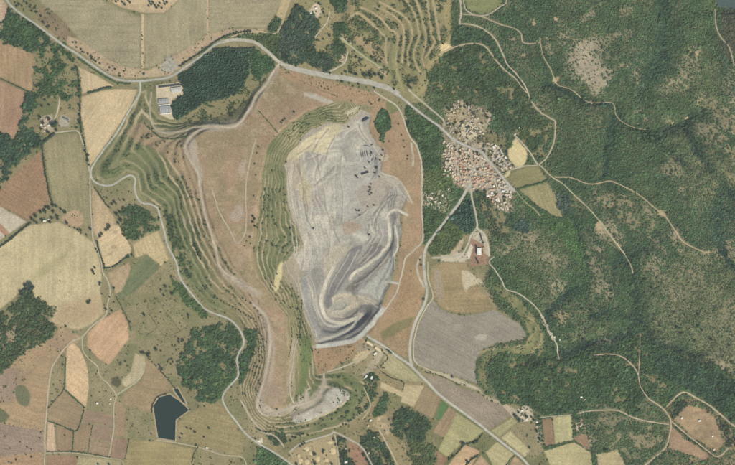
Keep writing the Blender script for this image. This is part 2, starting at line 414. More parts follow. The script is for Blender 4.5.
for pts, c, op in [([(188, 136), (196, 140), (198, 158), (203, 172), (201, 184), (196, 172), (190, 160), (185, 148)], (180, 166, 150), 0.6),
                   ([(203, 124), (222, 122), (240, 119), (244, 124), (232, 130), (206, 131)], (182, 168, 150), 0.65),
                   ([(247, 108), (256, 95), (268, 80), (276, 66), (281, 66), (272, 84), (260, 100), (250, 114)], (180, 164, 144), 0.55),
                   ([(304, 91), (312, 93), (326, 98), (333, 102), (328, 104), (314, 99), (304, 95)], (186, 176, 160), 0.8),
                   ([(344, 113), (356, 106), (360, 108), (348, 116)], (192, 178, 152), 0.7),
                   ([(288, 80), (302, 84), (318, 92), (310, 94), (296, 88)], (136, 122, 92), 0.5),
                   ([(234, 208), (242, 204), (244, 214), (238, 222), (231, 220)], (178, 160, 142), 0.7),
                   ([(240, 164), (246, 160), (245, 174), (241, 176)], (176, 156, 138), 0.6),
                   ([(225, 100), (240, 110), (252, 126), (246, 150), (230, 146), (222, 130)], (150, 132, 96), 0.35),
                   ([(254, 300), (266, 312), (273, 332), (275, 352), (272, 384), (262, 404), (256, 398), (263, 380), (267, 350), (262, 322)], (176, 158, 140), 0.6),
                   ([(256, 400), (262, 412), (276, 416), (296, 409), (312, 404), (324, 390), (320, 386), (308, 398), (292, 403), (274, 409), (264, 402)], (180, 164, 146), 0.65),
                   ([(266, 388), (274, 384), (282, 392), (278, 404), (268, 404)], (160, 138, 116), 0.7),
                   ([(300, 398), (306, 390), (310, 392), (308, 402), (318, 396), (322, 378), (327, 380), (324, 396), (312, 406), (298, 408)], (184, 170, 152), 0.6),
                   ([(288, 412), (300, 405), (316, 402), (326, 396), (322, 406), (308, 412), (294, 420)], (176, 160, 140), 0.5),
                   ([(291, 340), (296, 336), (295, 360), (293, 392), (288, 396), (289, 370)], (172, 152, 130), 0.55),
                   ([(224, 270), (240, 278), (262, 294), (258, 298), (240, 288), (224, 278)], (182, 164, 146), 0.55),
                   ([(154, 126), (170, 131), (190, 128), (204, 126), (204, 131), (184, 136), (164, 138)], (172, 154, 128), 0.5)]:
    paint(pts, c, soft=1.4, warp=1.6, op=op, smooth=True, mott=0.16)

# east bank and southern edge: bare orange-brown ground
EAST = [(370, 112), (378, 104), (386, 100), (396, 106), (402, 122), (410, 140), (418, 152), (422, 180), (422, 230), (421, 243), (424, 250), (425, 290), (418, 315), (412, 345), (405, 358), (385, 344), (366, 334), (372, 322), (386, 300), (398, 270), (401, 240), (404, 206), (396, 178), (380, 170), (384, 155), (372, 135), (366, 124)]
b, m, d = paint(EAST, mott=0.18, c=(168, 139, 107), soft=1.2, warp=0.8, c2=(158, 132, 100), c2s=12)
DEN[b] *= (1 - m)
zone('mine_bank', 'bare orange brown bank of earth along the east side of the pit', 'bank', b, m)
paint([(392, 262), (400, 275), (404, 262), (420, 250), (424, 290), (414, 322), (408, 340), (388, 338), (380, 330), (392, 312), (400, 290)], (160, 130, 90), soft=2, warp=1.5, op=0.5)
paint([(380, 332), (396, 322), (414, 316), (410, 326), (392, 336), (382, 342)], (112, 112, 70), soft=1.5, warp=1, op=0.7)
b, m, d = paint([(314, 346), (348, 342), (362, 337), (368, 344), (356, 352), (352, 358), (338, 364), (330, 372), (318, 374), (313, 356)], (168, 136, 102), soft=0.8, warp=1, c2=(158, 130, 96))
zone('mine_bank', 'orange brown bare slope below the southern rim of the pit', 'bank', b, m)
paint([(386, 99), (396, 103), (400, 110), (392, 114), (386, 108)], (124, 124, 80), soft=1, warp=0.6)

# ------------------------------------------------------------------ the pit
RIM = [(361, 110), (371, 115), (368, 127), (374, 139), (380, 147), (384, 155), (382, 163), (380, 172), (390, 175), (402, 183), (410, 197), (404, 203), (401, 210), (400, 226), (399, 240), (396, 252), (393, 270), (391, 281), (386, 292), (381, 304),
       (382, 310), (370, 327), (360, 337), (348, 342), (318, 347), (314, 337), (306, 319), (302, 300), (297, 285), (291, 276), (287, 263), (294, 255), (302, 247), (303, 240), (298, 228), (292, 222), (289, 205), (287, 183), (284, 165), (290, 153), (300, 141), (311, 130), (331, 123), (346, 125), (351, 118)]
FLOOR = [(346, 138), (366, 146), (378, 165), (380, 180), (388, 186), (378, 205), (364, 222), (348, 246), (338, 270), (330, 290), (327, 305), (336, 312), (350, 309), (368, 305), (358, 296), (342, 294), (334, 300), (330, 292), (326, 270), (330, 240), (325, 210), (322, 180), (328, 150)]
b, dr = sd_full(RIM, 6)
u, v = U[b], V[b]
pm = sstep(-0.6, 0.6, dr)
def Q(pts): return [(270 + x / 3.633, 220 + y / 3.633) for x, y in pts]
def P(pts): return [(270 + x / 3.633, 100 + y / 3.633) for x, y in pts]
LEV = [(RIM + RIM[:1], 3, 3),
  (P([(300, 120), (330, 170), (300, 200)]), -6, -10), (P([(350, 200), (370, 260), (300, 260), (330, 320)]), -14, -18), (P([(280, 300), (260, 380), (300, 440), (360, 400), (400, 330)]), -18, -24),
  (Q([(426, -12), (434, 20), (436, 55), (424, 98), (372, 148), (312, 190), (290, 215)]), -14, -38),
  (Q([(456, 40), (470, 90), (450, 160), (420, 230), (400, 285)]), -4, -8), (Q([(440, 130), (400, 200), (350, 250)]), -12, -16), (Q([(330, 268), (370, 278), (398, 300)]), -20, -16),
  (Q([(385, 90), (345, 120), (330, 95), (300, 100)]), -22, -26), (Q([(335, 140), (300, 180), (262, 245)]), -32, -46), (Q([(215, 325), (200, 290), (210, 245)]), -60, -54),
  (Q([(232, 170), (215, 205), (196, 245), (186, 290), (192, 335), (215, 364), (260, 376), (310, 360), (335, 342)]), -32, -60),
  (Q([(225, 320), (250, 300), (290, 290), (310, 310), (280, 345), (240, 345)]), -66, -66),
  (Q([(178, 440), (230, 424), (285, 398), (312, 370), (330, 344)]), -8, -40), (Q([(200, 432), (300, 412), (360, 370), (392, 340)]), -6, -10),
  (Q([(160, 285), (178, 340), (205, 380), (250, 387), (298, 370)]), -30, -46), (Q([(115, 210), (135, 300), (158, 380), (175, 425)]), -8, -8), (Q([(150, 190), (170, 250), (178, 310)]), -20, -26),
  (P([(85, 240), (80, 300), (95, 380), (110, 460)]), -5, -7), (P([(120, 330), (130, 410), (150, 465)]), -12, -14), (P([(150, 190), (165, 240), (160, 310), (185, 420), (205, 465)]), -11, -20), (P([(240, 230), (232, 300), (238, 380), (236, 440)]), -15, -22),
  (Q([(175, 0), (190, 50), (205, 100), (225, 150)]), -20, -28), (Q([(120, 0), (135, 60), (150, 120), (135, 180)]), -13, -14), (Q([(250, 60), (270, 100), (240, 150)]), -26, -32)]
num = np.zeros(u.shape, np.float32); den_ = np.zeros(u.shape, np.float32)
uu = u + NWU[b] * 1.3; vv_ = v + NWV[b] * 1.3
for pts, h0, h1 in LEV:
    p = np.array(pts, np.float32) if len(pts) > 20 else smooth_poly(pts, False, 3).astype(np.float32)
    best = np.full(u.shape, 1e12, np.float32); hz = np.zeros(u.shape, np.float32)
    for i in range(len(p) - 1):
        x0, y0 = p[i]; dx, dy = p[i + 1] - p[i]
        tt = np.clip(((uu - x0) * dx + (vv_ - y0) * dy) / (dx * dx + dy * dy + 1e-9), 0, 1)
        d2 = (uu - x0 - tt * dx) ** 2 + (vv_ - y0 - tt * dy) ** 2
        kq = d2 < best; best[kq] = d2[kq]; hz[kq] = 0.72 * (h0 + (h1 - h0) * ((i + tt[kq]) / (len(p) - 1)))
    w_ = 1.0 / (best + 1.2) ** 1.7
    num += w_ * hz; den_ += w_
zp = num / den_
qs = zp / 3.6 + 0.30 * NM[b]; qf = qs - np.floor(qs)
q0 = zp.copy(); zp = zp * 0.15 + 0.85 * 3.6 * (np.floor(qs) + sstep(0.45, 0.75, qf) - 0.30 * NM[b])
lw = 0.7 * sstep(232, 256, v + 0.15 * (u - 345)); zp = zp * (1 - lw) + q0 * lw
Z[b] = Z[b] * (1 - pm) + pm * (zp + 0.8 * NM[b] + 0.8 * NF[b])
k = sstep(0.38, 0.62, fbm(u + 0.5 * v, v, 16, 5, 2))[..., None]
cc = alb((180, 171, 156)) * (1 - k) + alb((166, 158, 147)) * k
low = 1 - 0.5 * sstep(232, 256, v + 0.15 * (u - 345))[..., None]
bl = (sstep(0.0, 0.12, qf) * (1 - sstep(0.22, 0.4, qf)))[..., None] * 0.8 * sstep(0.3, 0.55, fbm(u, v, 9, 3, 0))[..., None]
bl = bl * low; cc = cc * (1 - bl) + alb((200, 190, 172)) * bl
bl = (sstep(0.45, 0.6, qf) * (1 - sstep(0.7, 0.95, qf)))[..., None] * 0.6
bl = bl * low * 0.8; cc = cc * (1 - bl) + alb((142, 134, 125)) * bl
edge = (1 - sstep(2, 9, dr + 3 * NM[b]))[..., None] * 0.4
cc = cc * (1 - edge) + alb((176, 160, 136)) * edge
C[b] = C[b] * (1 - pm[..., None]) + cc * (1 + 0.10 * NM[b] + 0.08 * NF[b])[..., None] * pm[..., None]
DEN[b] *= (1 - pm)
zone('quarry_pit', 'grey open pit mine with benches and winding haul roads', 'open pit', b, pm)

def Q(pts): return [(270 + x / 3.633, 220 + y / 3.633) for x, y in pts]
def P(pts): return [(270 + x / 3.633, 100 + y / 3.633) for x, y in pts]
PITP = [  # material greys, with shade of slopes facing off-sun painted into the darker ones
 (Q([(108, 200), (150, 170), (200, 130), (260, 95), (330, 80), (420, 60), (455, 80), (450, 160), (405, 290), (390, 340), (310, 430), (180, 446), (150, 390), (120, 300)]), (150, 143, 134), 0.75, 0),
 (Q([(430, -10), (448, 10), (452, 60), (430, 110), (400, 90), (415, 40)]), (148, 140, 130), 0.6, 0),
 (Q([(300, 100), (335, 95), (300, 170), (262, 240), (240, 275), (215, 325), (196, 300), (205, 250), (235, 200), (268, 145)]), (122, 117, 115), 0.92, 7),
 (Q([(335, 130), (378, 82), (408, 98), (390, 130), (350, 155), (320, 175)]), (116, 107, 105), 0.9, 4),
 (Q([(300, 140), (325, 120), (330, 160), (300, 200), (285, 190)]), (138, 130, 126), 0.7, 4),
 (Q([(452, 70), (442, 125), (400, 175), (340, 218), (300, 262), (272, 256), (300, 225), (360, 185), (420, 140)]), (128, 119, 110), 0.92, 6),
 (Q([(456, 100), (456, 150), (440, 210), (416, 250), (402, 292), (360, 270), (322, 264), (360, 225), (410, 180)]), (176, 172, 160), 0.9, 0),
 (Q([(326, 310), (394, 303), (384, 338), (330, 342)]), (124, 118, 113), 0.9, 4),
 (Q([(225, 282), (260, 268), (310, 272), (360, 284), (392, 306), (330, 310), (322, 338), (290, 364), (232, 358), (205, 332), (230, 310)]), (184, 170, 148), 0.9, 0),
 (Q([(240, 300), (280, 300), (275, 340), (240, 345), (215, 330)]), (168, 162, 148), 0.8, 0),
 (Q([(262, 345), (315, 318), (320, 340), (290, 362)]), (138, 130, 122), 0.8, 3),
 (Q([(195, 385), (250, 388), (300, 372), (262, 405), (200, 422), (180, 420)]), (136, 131, 128), 0.8, 4),
 (Q([(200, 440), (280, 405), (330, 350), (390, 345), (360, 390), (312, 425), (240, 442)]), (122, 116, 115), 0.85, 5),
 (Q([(335, 348), (392, 345), (372, 372), (345, 365)]), (134, 121, 112), 0.8, 3),
 (Q([(112, 215), (130, 215), (160, 300), (185, 370), (176, 425), (150, 380), (125, 300)]), (150, 146, 140), 0.8, 5),
 (Q([(155, 180), (185, 175), (200, 200), (185, 250), (180, 300), (160, 250), (150, 205)]), (140, 134, 127), 0.7, 5),
 (Q([(200, 120), (250, 95), (300, 95), (250, 150), (215, 205), (195, 200)]), (184, 170, 146), 0.75, 0),
 (Q([(262, 15), (290, 5), (330, 20), (310, 45), (270, 50)]), (170, 144, 120), 0.7, 0),
 (Q([(425, 20), (470, 12), (476, 50), (462, 90), (450, 60), (432, 50)]), (152, 148, 142), 0.7, 4),
 (Q([(420, -20), (440, -22), (470, -30), (462, -8), (448, 12), (430, 10)]), (134, 126, 122), 0.8, 5),
 (Q([(15, 232), (28, 172), (46, 150), (44, 200), (30, 252), (18, 262)]), (204, 186, 138), 0.9, 0),
 (Q([(48, 160), (90, 140), (110, 180), (130, 200), (110, 215), (120, 290), (80, 250), (50, 215)]), (164, 150, 124), 0.8, 0),
 (P([(60, 215), (85, 180), (150, 130), (230, 90), (265, 105), (215, 160), (205, 200), (140, 185), (105, 215), (75, 222)]), (196, 180, 144), 0.85, 0),
 (P([(62, 220), (105, 215), (125, 250), (135, 340), (150, 380), (130, 400), (100, 330), (70, 300)]), (172, 156, 132), 0.75, 0),
 (P([(110, 300), (145, 300), (150, 360), (128, 370), (112, 345)]), (186, 170, 130), 0.6, 0),
 (P([(250, 240), (330, 200), (395, 240), (390, 300), (360, 380), (300, 420), (250, 420), (225, 340)]), (168, 160, 150), 0.6, 0),
 (P([(320, 330), (400, 290), (440, 330), (400, 380), (340, 390)]), (160, 146, 130), 0.7, 0),
 (P([(330, 170), (360, 160), (385, 200), (395, 240), (330, 215)]), (158, 153, 148), 0.7, 0),
 (P([(400, 200), (430, 200), (425, 222), (405, 225)]), (192, 178, 150), 0.6, 0)]
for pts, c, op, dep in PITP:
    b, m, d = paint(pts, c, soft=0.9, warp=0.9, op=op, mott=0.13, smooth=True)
# streaks of thin benching cut across the western wall
for i, pts in enumerate([P([(150, 190), (165, 240), (155, 300), (165, 360), (185, 420), (200, 465)]), P([(85, 240), (80, 300), (95, 380), (110, 460)]), P([(235, 240), (180, 290), (160, 310)]), P([(240, 230), (232, 300), (238, 380), (236, 440)]),
                         P([(200, 190), (160, 260), (175, 350), (200, 400), (218, 462)]), P([(120, 350), (130, 410), (150, 465)]), Q([(175, 0), (190, 50), (205, 100)]), Q([(120, 0), (135, 60), (150, 120), (135, 180)]), Q([(232, 5), (238, 50), (255, 80)]),
                         P([(140, 215), (190, 190), (235, 180)]), P([(160, 330), (215, 280), (245, 262)]), P([(100, 235), (118, 300), (122, 350)]), Q([(90, 20), (100, 80), (95, 130)]), Q([(150, 10), (168, 70), (172, 120)])]):
    p = smooth_poly(pts, False, 3); b = box(p, 6)
    d = seg_dist(U[b] + NWU[b] * 1.6, V[b] + NWV[b] * 1.6, p, False)
    m = np.exp(-(d / 0.7) ** 2) * (0.6 + 0.5 * (NM[b] + 0.4))
    m = np.clip(m, 0, 1)[..., None]
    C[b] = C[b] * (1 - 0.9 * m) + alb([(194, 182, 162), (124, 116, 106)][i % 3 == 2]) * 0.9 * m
    Z[b] -= 1.6 * np.exp(-(d / 1.3) ** 2)

SW = [Q([(292, 118), (262, 165), (232, 215), (212, 268)]), Q([(320, 108), (300, 150), (262, 210), (238, 262)]), Q([(372, 92), (352, 122), (325, 150)]), Q([(392, 102), (362, 135), (330, 162)]), Q([(430, 130), (380, 185), (320, 230)]), Q([(415, 150), (365, 195), (305, 238)]), Q([(128, 205), (150, 260), (165, 330), (190, 395)]), Q([(140, 200), (158, 240), (170, 300)]), Q([(100, 205), (118, 280), (145, 360), (168, 420)]), Q([(400, 20), (408, 60), (390, 100)]), Q([(380, 10), (392, 50), (372, 88)]), Q([(360, 25), (372, 60), (350, 92)]),
      Q([(448, 20), (452, 60), (440, 110), (400, 160)]), Q([(465, 60), (460, 120), (440, 190), (418, 240)]), Q([(240, 295), (262, 285), (280, 300), (268, 325), (240, 330)]), Q([(190, 430), (250, 415), (300, 385), (325, 355)]), Q([(220, 438), (300, 418), (350, 380), (380, 345)]), Q([(200, 395), (250, 400), (300, 380)]), Q([(300, 425), (345, 395), (385, 350)]), Q([(345, 290), (370, 300), (390, 320)]),
      P([(170, 140), (150, 170), (100, 200)]), P([(215, 110), (180, 150), (160, 190)]), P([(240, 130), (215, 180), (205, 230)]), P([(110, 210), (115, 280), (135, 350), (140, 420)]), P([(180, 190), (178, 250), (200, 330), (208, 400), (235, 460)]), P([(260, 200), (258, 280), (268, 360), (262, 440)]),
      P([(290, 440), (330, 420), (355, 400)]), P([(370, 420), (376, 440), (372, 465)]), P([(385, 410), (392, 440), (388, 470)]), P([(360, 440), (362, 470), (352, 490)]), P([(400, 290), (440, 310), (480, 340), (505, 370)]), P([(420, 300), (460, 320), (490, 350)]),
      P([(420, 370), (450, 350), (485, 358)]), P([(75, 230), (72, 300), (84, 380), (100, 465)]), P([(66, 250), (64, 320), (76, 400)]), Q([(70, 0), (80, 60), (90, 110), (70, 140)]), Q([(55, 150), (70, 190), (95, 230), (105, 270)]), Q([(210, 40), (222, 90), (215, 130)]), Q([(100, 10), (118, 70), (128, 130), (118, 180)])]
for i, pts in enumerate(SW):
    p = smooth_poly(pts, False, 3); b = box(p, 6)
    d = seg_dist(U[b] + NWU[b] * 1.2, V[b] + NWV[b] * 1.2, p, False)
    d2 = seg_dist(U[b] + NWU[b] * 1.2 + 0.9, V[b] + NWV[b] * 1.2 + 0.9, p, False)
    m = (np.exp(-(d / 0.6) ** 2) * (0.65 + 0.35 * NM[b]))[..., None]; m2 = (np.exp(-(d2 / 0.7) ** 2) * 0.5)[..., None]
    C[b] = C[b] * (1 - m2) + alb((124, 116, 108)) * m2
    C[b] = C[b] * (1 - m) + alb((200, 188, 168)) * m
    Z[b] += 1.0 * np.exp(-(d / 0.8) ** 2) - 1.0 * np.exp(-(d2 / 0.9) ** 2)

# ------------------------------------------------------------------ northern terraces between the pit and the hills
TL = [T(2, 0, q) for q in [
    [(215, 180), (270, 215), (350, 280), (440, 340), (470, 390)],
    [(285, 80), (320, 65), (370, 100), (430, 160), (460, 190), (455, 250), (465, 320)],
    [(340, 40), (420, 80), (480, 150), (520, 180), (510, 330), (550, 460)],
    [(400, 30), (470, 60), (530, 110), (550, 170), (540, 310)],
    [(430, 10), (520, 60), (575, 110), (590, 180), (570, 250), (572, 335)],
    [(560, 0), (600, 60), (625, 180), (600, 260), (612, 330), (640, 370)],
    [(610, 0), (635, 70), (660, 200), (640, 290), (650, 330)],
    [(665, 0), (690, 180), (708, 210), (655, 290)],
    [(695, 0), (712, 100), (728, 200)]]]
REG = [(318, 60), (336, 30), (350, 5), (372, -20), (450, -20), (448, 44), (430, 66), (426, 84), (412, 96), (398, 88), (372, 80), (340, 72)]
b, m, d = mask(REG, 4, 1)
u, v = U[b], V[b]
num = np.zeros(u.shape); den_ = np.zeros(u.shape); dm = np.full(u.shape, 1e6)
for i, q in enumerate(TL):
    dd = seg_dist(u + NWU[b] * 0.8, v + NWV[b] * 0.8, smooth_poly(q, False, 4), False)
    w = 1.0 / (dd * dd + 1.5) ** 2
    num += w * i; den_ += w
    if i: dm = np.minimum(dm, dd)
Z[b] += m * (num / den_) * 5.5
gate = 0.6 + 0.4 * sstep(0.35, 0.6, fbm(u, v, 10, 3, 1))
ln = np.exp(-(dm / 0.75) ** 2) * m * gate
C[b] = C[b] * (1 - 0.85 * ln[..., None]) + alb((190, 166, 130)) * 0.85 * ln[..., None]
gr = sstep(1.2, 2.2, dm) * m * sstep(0.38, 0.6, fbm(u, v, 8, 3, 2))
DEN[b] = DEN[b] * (1 - m) + m * gr * 0.6
C[b] = C[b] * (1 - 0.5 * (gr * m)[..., None]) + alb((108, 110, 70)) * 0.5 * (gr * m)[..., None]
FT[b] = np.where(m[..., None] > 0.5, alb((78, 92, 58)), FT[b])
paint(T(2, 0, [(470, 170), (520, 190), (510, 330), (555, 460), (500, 440), (470, 380), (480, 300), (475, 230)]), (142, 138, 92), warp=0.8, soft=1, op=0.6)
paint(T(2, 0, [(300, 170), (400, 200), (450, 250), (460, 320), (420, 300), (350, 240), (300, 200)]), (164, 140, 105), warp=1, soft=1.2, op=0.8)
paint(T(2, 0, [(300, 270), (360, 300), (420, 340), (400, 370), (330, 370), (280, 350)]), (156, 140, 98), warp=1, soft=1.2, op=0.8)
paint(T(2, 0, [(70, 60), (100, 20), (125, 15), (140, 60), (120, 90), (75, 75)]), (200, 180, 152), warp=0.6, soft=0.8)
paint(T(2, 0, [(225, 270), (260, 265), (250, 310), (225, 320)]), (190, 170, 138), warp=0.6, soft=0.8)
paint(T(2, 0, [(215, 178), (265, 190), (290, 225), (255, 210)]), (192, 172, 140), warp=0.4)
paint(T(2, 0, [(410, 330), (440, 340), (465, 360), (462, 385), (435, 365)]), (186, 162, 128), warp=0.4)
paint(T(3, 0, [(-20, 250), (0, 215), (40, 225), (60, 240), (20, 258)]), (190, 168, 128), warp=0.6, soft=0.8)
# ------------------------------------------------------------------ fields, each a piece of the sheet
field('large grey olive stubble field west of the straight north track', [(38, -4), (42, 5), (58, 13), (68, 26), (80, 40), (90, 50), (106, 58), (120, 66), (132, 69), (140, 67), (141, 17), (120, 9), (106, 4), (98, -4)], (156, 144, 114), mott=0.06)
field('grey olive stubble field between the dotted orchard and the straight north track', [(144, 15), (165, 14), (172, 8), (182, -4), (206, -4), (206.5, 33), (193, 45), (181, 52), (169, 56), (159, 64), (147, 68), (144, 66)], (156, 144, 113), mott=0.06)
field('grey olive stubble field east of the straight north track', [(209, -4), (284, -4), (276, 12), (266, 28), (240, 27), (230, 28), (209.5, 33)], (160, 147, 116), mott=0.06)
field('bare tan orchard ground at the top edge of the picture', [(104, -4), (182, -4), (170, 8), (164, 13), (144, 13), (120, 7)], (188, 163, 128))
paint([(42, 6), (57, 14), (68, 27), (79, 41), (68, 42), (60, 38), (48, 29), (37, 20), (37, 10)], (140, 120, 92), warp=1, c2=(124, 112, 82))
paint([(68, 36), (80, 40), (106, 58), (120, 66), (142, 69), (147, 70), (160, 64), (192, 46), (209, 34), (230, 29), (265, 29), (262, 33), (232, 33), (222, 38), (196, 56), (176, 70), (168, 75), (140, 78), (120, 77), (104, 70), (84, 54), (66, 44)], (180, 155, 124), warp=1.2, soft=1, mott=0.16)
paint([(141.3, 14), (144, 14), (144, 68), (141.3, 68)], (196, 170, 134), warp=0.2); paint([(206.3, -4), (208.3, -4), (208.7, 34), (206.6, 34)], (194, 168, 134), warp=0.2)
paint([(164, 60), (172, 55), (178, 66), (172, 72), (158, 70)], (166, 158, 142), warp=1, soft=1.2)
paint([(283, -4), (292, -4), (287, 10), (278, 30), (275, 19)], (180, 158, 116), warp=0.3)

field('small pale triangular wheat field beside the junction of the highway', [(78, 67), (96, 75), (114, 86), (90, 91), (82, 94)], (200, 175, 137), mott=0.05)
field('pale wheat field tapering down to the bend of the western road', [(82, 97), (100, 91.5), (116, 89), (137, 90), (131, 105), (122, 120), (110, 138), (98, 155), (90, 166), (87, 150), (84, 130), (81, 115)], (198, 173, 134), mott=0.05)
field('olive grass field south of the walled farm', [(44, 143), (57, 134), (77, 133), (85, 155), (88, 180), (91, 213), (92, 232), (86, 230), (80, 222), (82, 215), (75, 211), (66, 213), (54, 203), (51, 186), (46, 165)], (148, 137, 101), mott=0.07)
paint([(62, 218), (74, 210), (82, 214), (83, 224), (76, 227), (66, 223)], (176, 147, 114), soft=1.5, smooth=True)
field('dark brown ploughed field left of the olive field', [(41, 150), (20, 169), (4, 186), (-4, 192), (-4, 203), (28, 221), (50, 201), (47, 186), (43, 165)], (150, 120, 90), mott=0.08)
field('brown ploughed field below the north western wood', [(-4, 39), (14, 46), (26, 50), (37, 56), (36, 75), (33, 92), (20, 86), (8, 80), (-4, 75)], (160, 133, 99), mott=0.08)
field('reddish brown field with rounded corner at the left edge', [(-4, 79), (8, 84), (27, 93), (24, 105), (20, 125), (14, 138), (8, 135), (-4, 131)], (162, 130, 102), mott=0.07)
field('pinkish fallow corner field by the upper left corner', [(-4, -4), (4, 0), (9, 12), (4, 24), (-4, 29)], (178, 152, 126))
field('broad pale straw field below the farmhouse in trees', [(-4, 249), (30, 225), (58, 222), (74, 229), (88, 239), (94, 243), (99, 257), (102, 275), (100, 290), (103, 308), (104, 313), (90, 325), (78, 330), (66, 327), (50, 322), (55, 311), (36, 298), (28, 292), (26, 284), (12, 300), (-4, 312)], (188, 170, 130), mott=0.07)
paint([(60, 308), (85, 296), (98, 295), (104, 312), (90, 324), (66, 327), (50, 322), (55, 312)], (176, 148, 112), soft=6, op=0.8)
paint([(30, 276), (50, 262), (66, 250), (70, 242), (73, 246), (68, 256), (50, 272), (34, 282)], (156, 146, 100), soft=3, op=0.55)
field('striped pale plot wedged between brown field and dark hedge', [(-4, 204), (27, 222), (10, 233), (-4, 243)], (190, 174, 150))
paint([(-4, 220), (9, 232), (7, 237), (-4, 228)], (166, 126, 98), warp=0.2)
field('pale straw field with two grey bare spots', [(98, 240), (104, 231), (114, 225), (120, 226), (131, 248), (130, 255), (108, 269), (104, 266), (100, 250)], (202, 176, 136))
field('tan strip field narrowing northward between two roads', [(92, 186), (96, 192), (108, 208), (117, 223), (105, 231), (97, 237), (93, 230)], (184, 158, 122), mott=0.06)
field('pale straw field against the bend of the stream road', [(133, 244), (147, 236), (158, 231), (169, 259), (161, 265.6), (147, 254), (135, 258)], (190, 167, 124), mott=0.06)
field('green meadow triangle below the stream road', [(147, 255), (160, 267), (140, 287), (122, 300), (116, 293), (125, 285), (128, 270)], (112, 117, 81))
field('tan fallow patch above the orange field', [(108, 273), (118, 268), (128, 262), (131, 268), (126, 282), (122, 291), (116, 294), (112, 285)], (172, 147, 113), warp=0.8)
field('orange tan rounded field beside the road fork', [(88, 333), (100, 321), (121, 309), (128, 323), (129, 339), (109, 365), (98, 358), (87, 346)], (190, 153, 117), mott=0.05)
field('pale apricot teardrop shaped field', [(68, 347), (73, 343), (80, 349), (86, 363), (88, 372), (89, 388), (86, 407), (66, 389), (66, 370), (66, 355)], (204, 171, 132), mott=0.05)
field('brown square field under the teardrop field', [(64, 390), (84, 410), (77, 430), (48, 420), (48, 409)], (150, 128, 97), mott=0.06)
field('narrow pale pink strip field by the south western lane', [(48, 422), (54, 424), (56, 452), (46.5, 452)], (194, 163, 133))
field('brown field east of the narrow pink strip', [(56, 426), (73, 431), (72, 452), (57, 452)], (150, 126, 96))
field('brown slanting field in the middle of the southern patchwork', [(75, 431), (82, 423), (92, 425), (87, 451), (74, 452)], (148, 125, 95))
field('mauve brown strip field above the southern patchwork', [(85, 410), (114, 415), (114, 425), (83, 422)], (150, 126, 101))
field('mauve brown square field west of the short lane', [(94, 425.5), (113, 426), (111, 442), (91, 439)], (146, 123, 99))
field('lower mauve brown field west of the short lane', [(90, 440), (110, 444), (108, 457), (88, 452)], (150, 126, 101))
field('mauve brown field east of the short lane', [(112, 438), (128, 439), (125, 459), (110, 457)], (152, 124, 99))
field('small tan field in the bend of the short lane', [(116, 400), (126, 408), (125, 437), (115, 436)], (158, 132, 101))
field('reddish brown field at the bottom edge beside the lane', [(47, 455), (76, 456), (77, 470), (47, 470)], (150, 118, 92))
field('straw coloured strip at the bottom edge', [(78, 456), (120, 461), (122, 470), (77, 470)], (168, 153, 115))
field('purple brown speckled field in the lower left', [(-4, 423), (43, 431), (43, 452), (-4, 456)], (146, 124, 106), mott=0.09)
field('orange brown strip in the lower left corner', [(-4, 458), (43, 454.5), (43, 470), (-4, 470)], (168, 136, 103))
field('tan rolling field west of the south western lane', [(20, 384), (40, 362), (52, 352), (50, 374), (47, 400), (45, 428), (30, 426), (-4, 418), (-4, 404), (14, 402)], (166, 139, 104), soft=1.5)
paint([(-4, 370), (20, 368), (16, 385), (14, 400), (-4, 400)], (150, 127, 106), soft=3)
paint([(15, 388), (23, 385), (30, 394), (28, 406), (18, 403)], (108, 108, 78), soft=1.0, smooth=True); paint([(-4, 406), (4, 410), (10, 416), (6, 422), (-4, 424)], (104, 104, 72), soft=1.2)
field('small beige curved field beside the hedge lane', [(135, 353), (145, 357), (143, 373), (138, 380), (126, 387), (120, 382), (131, 372)], (182, 165, 130))
paint([(118, 376), (122, 382), (118, 388), (111, 384), (112, 378)], (92, 88, 62), soft=1.2)
field('tan hillside pasture left of the reservoir', [(146, 358), (160, 368), (173, 388), (168, 393), (158, 396), (152, 406), (150, 412), (126, 406), (120, 400), (128, 390), (142, 380)], (152, 130, 96), soft=1.0, warp=0.8)
field('olive tan pasture south of the reservoir', [(126, 440), (158, 441), (180, 446), (196, 450), (192, 470), (124, 470)], (152, 136, 92), soft=1.0, warp=0.5)
field('olive tan pasture with scattered bushes east of the reservoir', [(190, 412), (205, 404), (222, 404), (235, 424), (246, 440), (240, 456), (200, 446), (178, 441), (178, 422)], (146, 131, 90), soft=1.5, warp=1.5)
field('pale straw arm shaped field south of the mine offices', [(381, 382), (403, 392), (404, 384), (424, 386), (414, 407), (401, 402), (402, 397), (381, 388)], (190, 169, 129), mott=0.06)
field('khaki field along the straight south eastern road', [(385, 353), (393, 355), (415, 374), (424, 382), (403, 381), (381, 368)], (166, 155, 115), mott=0.06)
field('brown field between straw and green strips', [(425, 386), (441, 398), (432, 419), (414, 408)], (152, 130, 98), mott=0.06)
field('bright green crop strip', [(434, 418), (442, 400), (449, 406), (440, 421)], (92, 118, 72))
field('brown strip right of the green crop', [(440, 421), (449, 407), (457, 413), (444, 438), (433, 432)], (158, 132, 101))
field('pale green two lobed field left of the south eastern road', [(457, 413), (484, 431), (472, 441), (462, 443), (447, 457), (438, 450), (445, 437)], (170, 160, 113), mott=0.06)
field('long purple brown ploughed field above the south eastern road', [(425, 375), (441, 378), (461, 388), (479, 393), (484, 399), (501, 405), (511, 415), (489, 430), (461, 410), (441, 395), (428, 383)], (150, 134, 114), mott=0.07)
